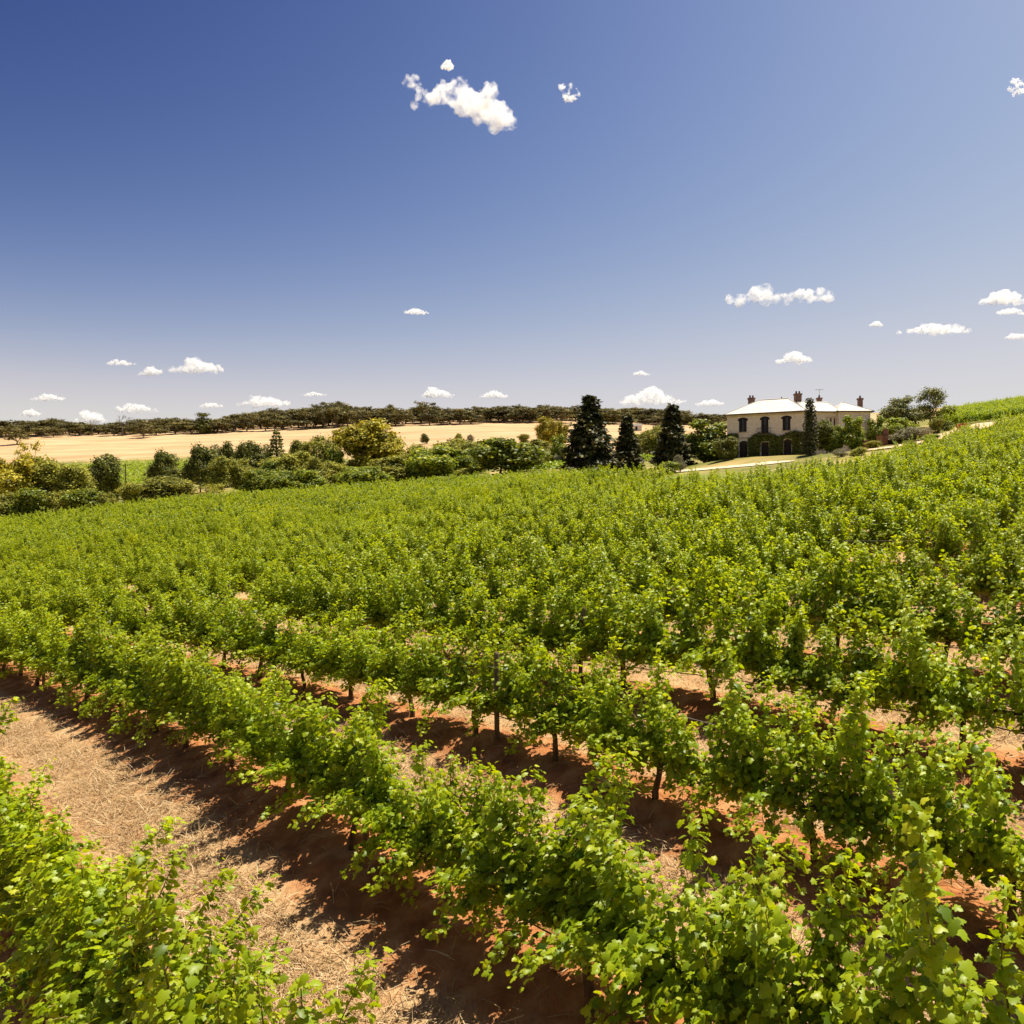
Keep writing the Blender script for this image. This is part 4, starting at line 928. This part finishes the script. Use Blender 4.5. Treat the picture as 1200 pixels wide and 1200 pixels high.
def low_wall(px, Z, L, h, label, rz=0):
    x, y, z = at3(px, Z); o = empty('brick_wall', (x, y, z), rz); tag(o, label, 'wall')
    mb = MB(); mb.box((0, 0, -1), (L, .4, h)); mb.build('wall', m_brick, o); mb = MB(); mb.box((-.08, -.08, h+.003), (L+.08, .48, h+.13)); mb.build('coping', m_chim, o)
low_wall(1012.5, 107, 1.9, .95, 'low red brick wall with dark coping before the right end of the house')
low_wall(1071, 113, 2.1, 1.35, 'taller red brick wall under the pergola roof', .1)
x, y, z = at3(1060, 116); o = empty('pergola', (x, y, z)); tag(o, 'flat dark roofed pergola behind the silver shrub', 'pergola')
for px_, py_ in ((.1, .1), (3.1, .1), (.1, 2.1), (3.1, 2.1)): mb = MB(); mb.box((px_, py_, -.5), (px_+.14, py_+.14, 2.0)); mb.build('post', m_post, o)
mb = MB(); mb.box((-.2, -.2, 2.003), (3.5, 2.5, 2.15)); mb.build('roof', m_gut, o)
pot_me = None
for px, lb in ((1123.5, 'left of the two terracotta urns on the dirt track'), (1130.5, 'right of the two terracotta urns on the dirt track')):
    x, y, z = at3(px, 117); mb = MB()
    mb.tube([(0,0,-.05),(0,0,.06),(0,0,.12),(0,0,.4),(0,0,.68),(0,0,.74),(0,0,.80)], [.22,.22,.18,.36,.34,.42,.40], 14)
    o = mb.build('urn', noise_mat('terracotta', [(.3, (.26, .07, .035)), (.7, (.38, .12, .06))], 6, 4, .85, 0), None, True); o.location = (x, y, z+.1); tag(o, lb, 'urn', 'terracotta urns')
# shed and utility pole
x, y, z = at3(743, 395); o = empty('shed', (x, y, z)); tag(o, 'tiny white shed with dark roof on the far paddock', 'shed')
mb = MB(); mb.box((0, 0, -1), (3.6, 3, 2.3)); mb.build('wall', m_white, o)
mb = MB(); mb.add([(-.3,-.3,2.303),(3.9,-.3,2.303),(3.9,3.3,2.303),(-.3,3.3,2.303),(-.3,1.5,3.5),(3.9,1.5,3.5)], [(0,1,5,4),(2,3,4,5),(0,4,3),(1,2,5),(0,3,2,1)]); mb.build('roof', m_gut, o)
mb = MB(); mb.box((.6, -.06, 0), (1.6, -.003, 2.0)); mb.build('door', m_shut, o)
x, y, z = at3(147, 205); o = empty('utility_pole', (x, y, z)); tag(o, 'thin dark utility pole rising before the valley vines', 'pole')
hh = (600-543)/1000*205-z
mb = MB(); mb.tube([(0, 0, -.5), (0, 0, hh)], [.17, .12], 8); mb.build('pole', m_post, o)
mb = MB(); mb.box((-.7, -.05, hh-.5), (.7, -.003-.12, hh-.38)); mb.build('crossarm', m_post, o)

# ------------------------------------------------------------------ clouds: lumpy volumes high above
def cloud_mat(s, seed):
    m = bpy.data.materials.new('cloud_vapour'); m.use_nodes = True; n, l = m.node_tree.nodes, m.node_tree.links
    n.remove(n['Principled BSDF']); pv = n.new('ShaderNodeVolumePrincipled'); l.new(pv.outputs[0], n['Material Output'].inputs['Volume'])
    pv.inputs['Color'].default_value = (1, 1, 1, 1); pv.inputs['Anisotropy'].default_value = .35
    tc = n.new('ShaderNodeTexCoord'); nz = n.new('ShaderNodeTexNoise'); nz.inputs['Scale'].default_value = 7/s; nz.inputs['Detail'].default_value = 8; nz.inputs['Roughness'].default_value = .66
    l.new(tc.outputs['Object'], nz.inputs['Vector'])
    mr = n.new('ShaderNodeMapRange'); mr.inputs[1].default_value = .44; mr.inputs[2].default_value = .72; mr.inputs[3].default_value = 0; mr.inputs[4].default_value = 22/s
    l.new(nz.outputs['Fac'], mr.inputs[0]); l.new(mr.outputs[0], pv.inputs['Density'])
    return m
def cloud(px, py, wpx, hpx, seed, label, shape=None, wisp=False):
    dist = 900/((600-py)/1000); W = wpx/1000*dist; H = hpx/1000*dist
    g = random.Random(seed); bm = bmesh.new(); lobes = []
    if shape is None:
        k = max(7, int(3.6*wpx/hpx)+4); pk = g.uniform(-.5, .5)
        for i in range(k):
            t = (i+.5)/k*2-1; r = (.40-.26*abs(t-pk*.5)**1.3)*H*g.uniform(.6, 1.2); r = max(r, .12*H)
            if wpx < 1.6*hpx:
                for _ in range(3): zz = g.uniform(-.45, .42); lobes.append((g.gauss(zz*-.15, .20)*W, g.uniform(-.2, .2)*W, zz*H, H*g.uniform(.06, .17), H*g.uniform(.06, .15)))
            else: lobes.append((t*(W*.5-r*.8), g.uniform(-.12, .12)*W, -H*.42+r*g.uniform(.75, 1.2)+g.uniform(0, .16)*H, r*1.35, r))
    else:
        for fx, fz, fr in shape: lobes.append((fx*W, g.uniform(-.12, .12)*W, fz*H, fr*W, fr*W*.9))
    for x, y, z, r, rz in lobes:
        bmesh.ops.create_icosphere(bm, subdivisions=3, radius=1, matrix=Matrix.Translation((x, y, z)) @ Matrix.Diagonal((r, r, rz, 1)))
    me = bpy.data.meshes.new('cloud'); bm.to_mesh(me); bm.free(); me.materials.append(cloud_mat(H*1.2+W*.25, seed))
    o = link('cloud', me); o.location = ((px-600)/1000*dist, dist, (600-py)/1000*dist)
    rm = o.modifiers.new('union', 'REMESH'); rm.mode = 'VOXEL'; rm.voxel_size = H*.045
    tx = bpy.data.textures.new('billow', 'CLOUDS'); tx.noise_scale = H*.32; tx.noise_depth = 6
    dm = o.modifiers.new('billow', 'DISPLACE'); dm.texture = tx; dm.texture_coords = 'GLOBAL'; dm.strength = H*.5; dm.mid_level = .5
    tx2 = bpy.data.textures.new('fray', 'CLOUDS'); tx2.noise_scale = H*.10; tx2.noise_depth = 5
    d2 = o.modifiers.new('fray', 'DISPLACE'); d2.texture = tx2; d2.texture_coords = 'GLOBAL'; d2.strength = H*.22; d2.mid_level = .5
    tag(o, label, 'cloud'); return o
big = [(-.44,.36,.055),(-.36,.28,.07),(-.27,.12,.10),(-.20,-.02,.09),(-.12,.14,.12),(-.02,.2,.13),(.06,.06,.13),(.12,.22,.06),(.10,-.14,.12),(.2,-.22,.13),(.30,-.22,.13),(.38,-.3,.09),(.44,-.33,.06),(.24,-.06,.11),(-.38,.1,.04),(-.42,-.02,.03)]
cloud(540, 119, 126, 56, 1, 'largest puffy white cloud, alone high in the blue sky', big)
cloud(918, 347, 130, 28, 2, 'long low white cloud straight above the stone house', [(-.45,-.05,.04),(-.36,-.03,.06),(-.26,.02,.075),(-.2,.06,.075),(-.12,0,.07),(-.04,-.06,.055),(.06,-.06,.05),(.15,-.02,.06),(.25,.02,.065),(.34,.05,.065),(.42,.06,.055),(.30,.09,.04),(-.30,-.06,.05)])
for i, (px, py, w_, h_, lb) in enumerate([
    (524, 77, 16, 10, 'tiny white puff just above the largest cloud'), (666, 109, 20, 24, 'small ragged wisp right of the largest cloud'), (1192, 103, 26, 20, 'white cloud cut by the right edge, high in the sky'),
    (1178, 350, 58, 17, 'flat white cloud at the right edge, topmost of three'),
    (1188, 365, 40, 8, 'thin cloud strip at the right edge under the flat white cloud'), (1093, 386, 82, 15, 'long flat cloud left of the right edge clouds'), (1192, 394, 28, 9, 'small cloud at the right edge, lowest of three'),
    (931, 421, 44, 12, 'oval white cloud right above the house chimneys'), (488, 365, 30, 8, 'faint lone wisp in the middle sky'), (230, 430, 66, 17, 'bright long cloud in the left sky'),
    (176, 435, 32, 12, 'small cloud just left of the bright long cloud'), (142, 425, 36, 7, 'thin wisp above the small left cloud'), (54, 466, 42, 9, 'flat cloud over the far left gums, upper of two'),
    (34, 484, 28, 10, 'small cloud over the far left gums, lower of two'), (105, 490, 36, 14, 'puffy cloud rising behind the half bare tree'), (160, 478, 50, 13, 'white cloud over the leafless ridge tree'),
    (308, 471, 62, 15, 'broad white cloud above the ridge left of the round golden tree'), (247, 475, 30, 7, 'faint cloud left of the broad white ridge cloud'), (514, 461, 40, 12, 'oval white cloud above the feathery gum'),
    (578, 463, 34, 9, 'small flat cloud right of the oval white cloud'), (368, 462, 30, 5, 'thin cloud strip above the tall wispy gums'), (765, 467, 80, 20, 'wide pale cloud between the conifers and the house'),
    (752, 438, 22, 5, 'tiny streak above the wide pale cloud'), (1027, 380, 16, 6, 'tiny puff left of the long flat right cloud'), (832, 472, 34, 9, 'faint low cloud just left of the house roof'), (668, 487, 40, 12, 'low cloud peeping over the ridge beside the largest conifer')]):
    cloud(px, py, w_, h_, 10+i, lb)
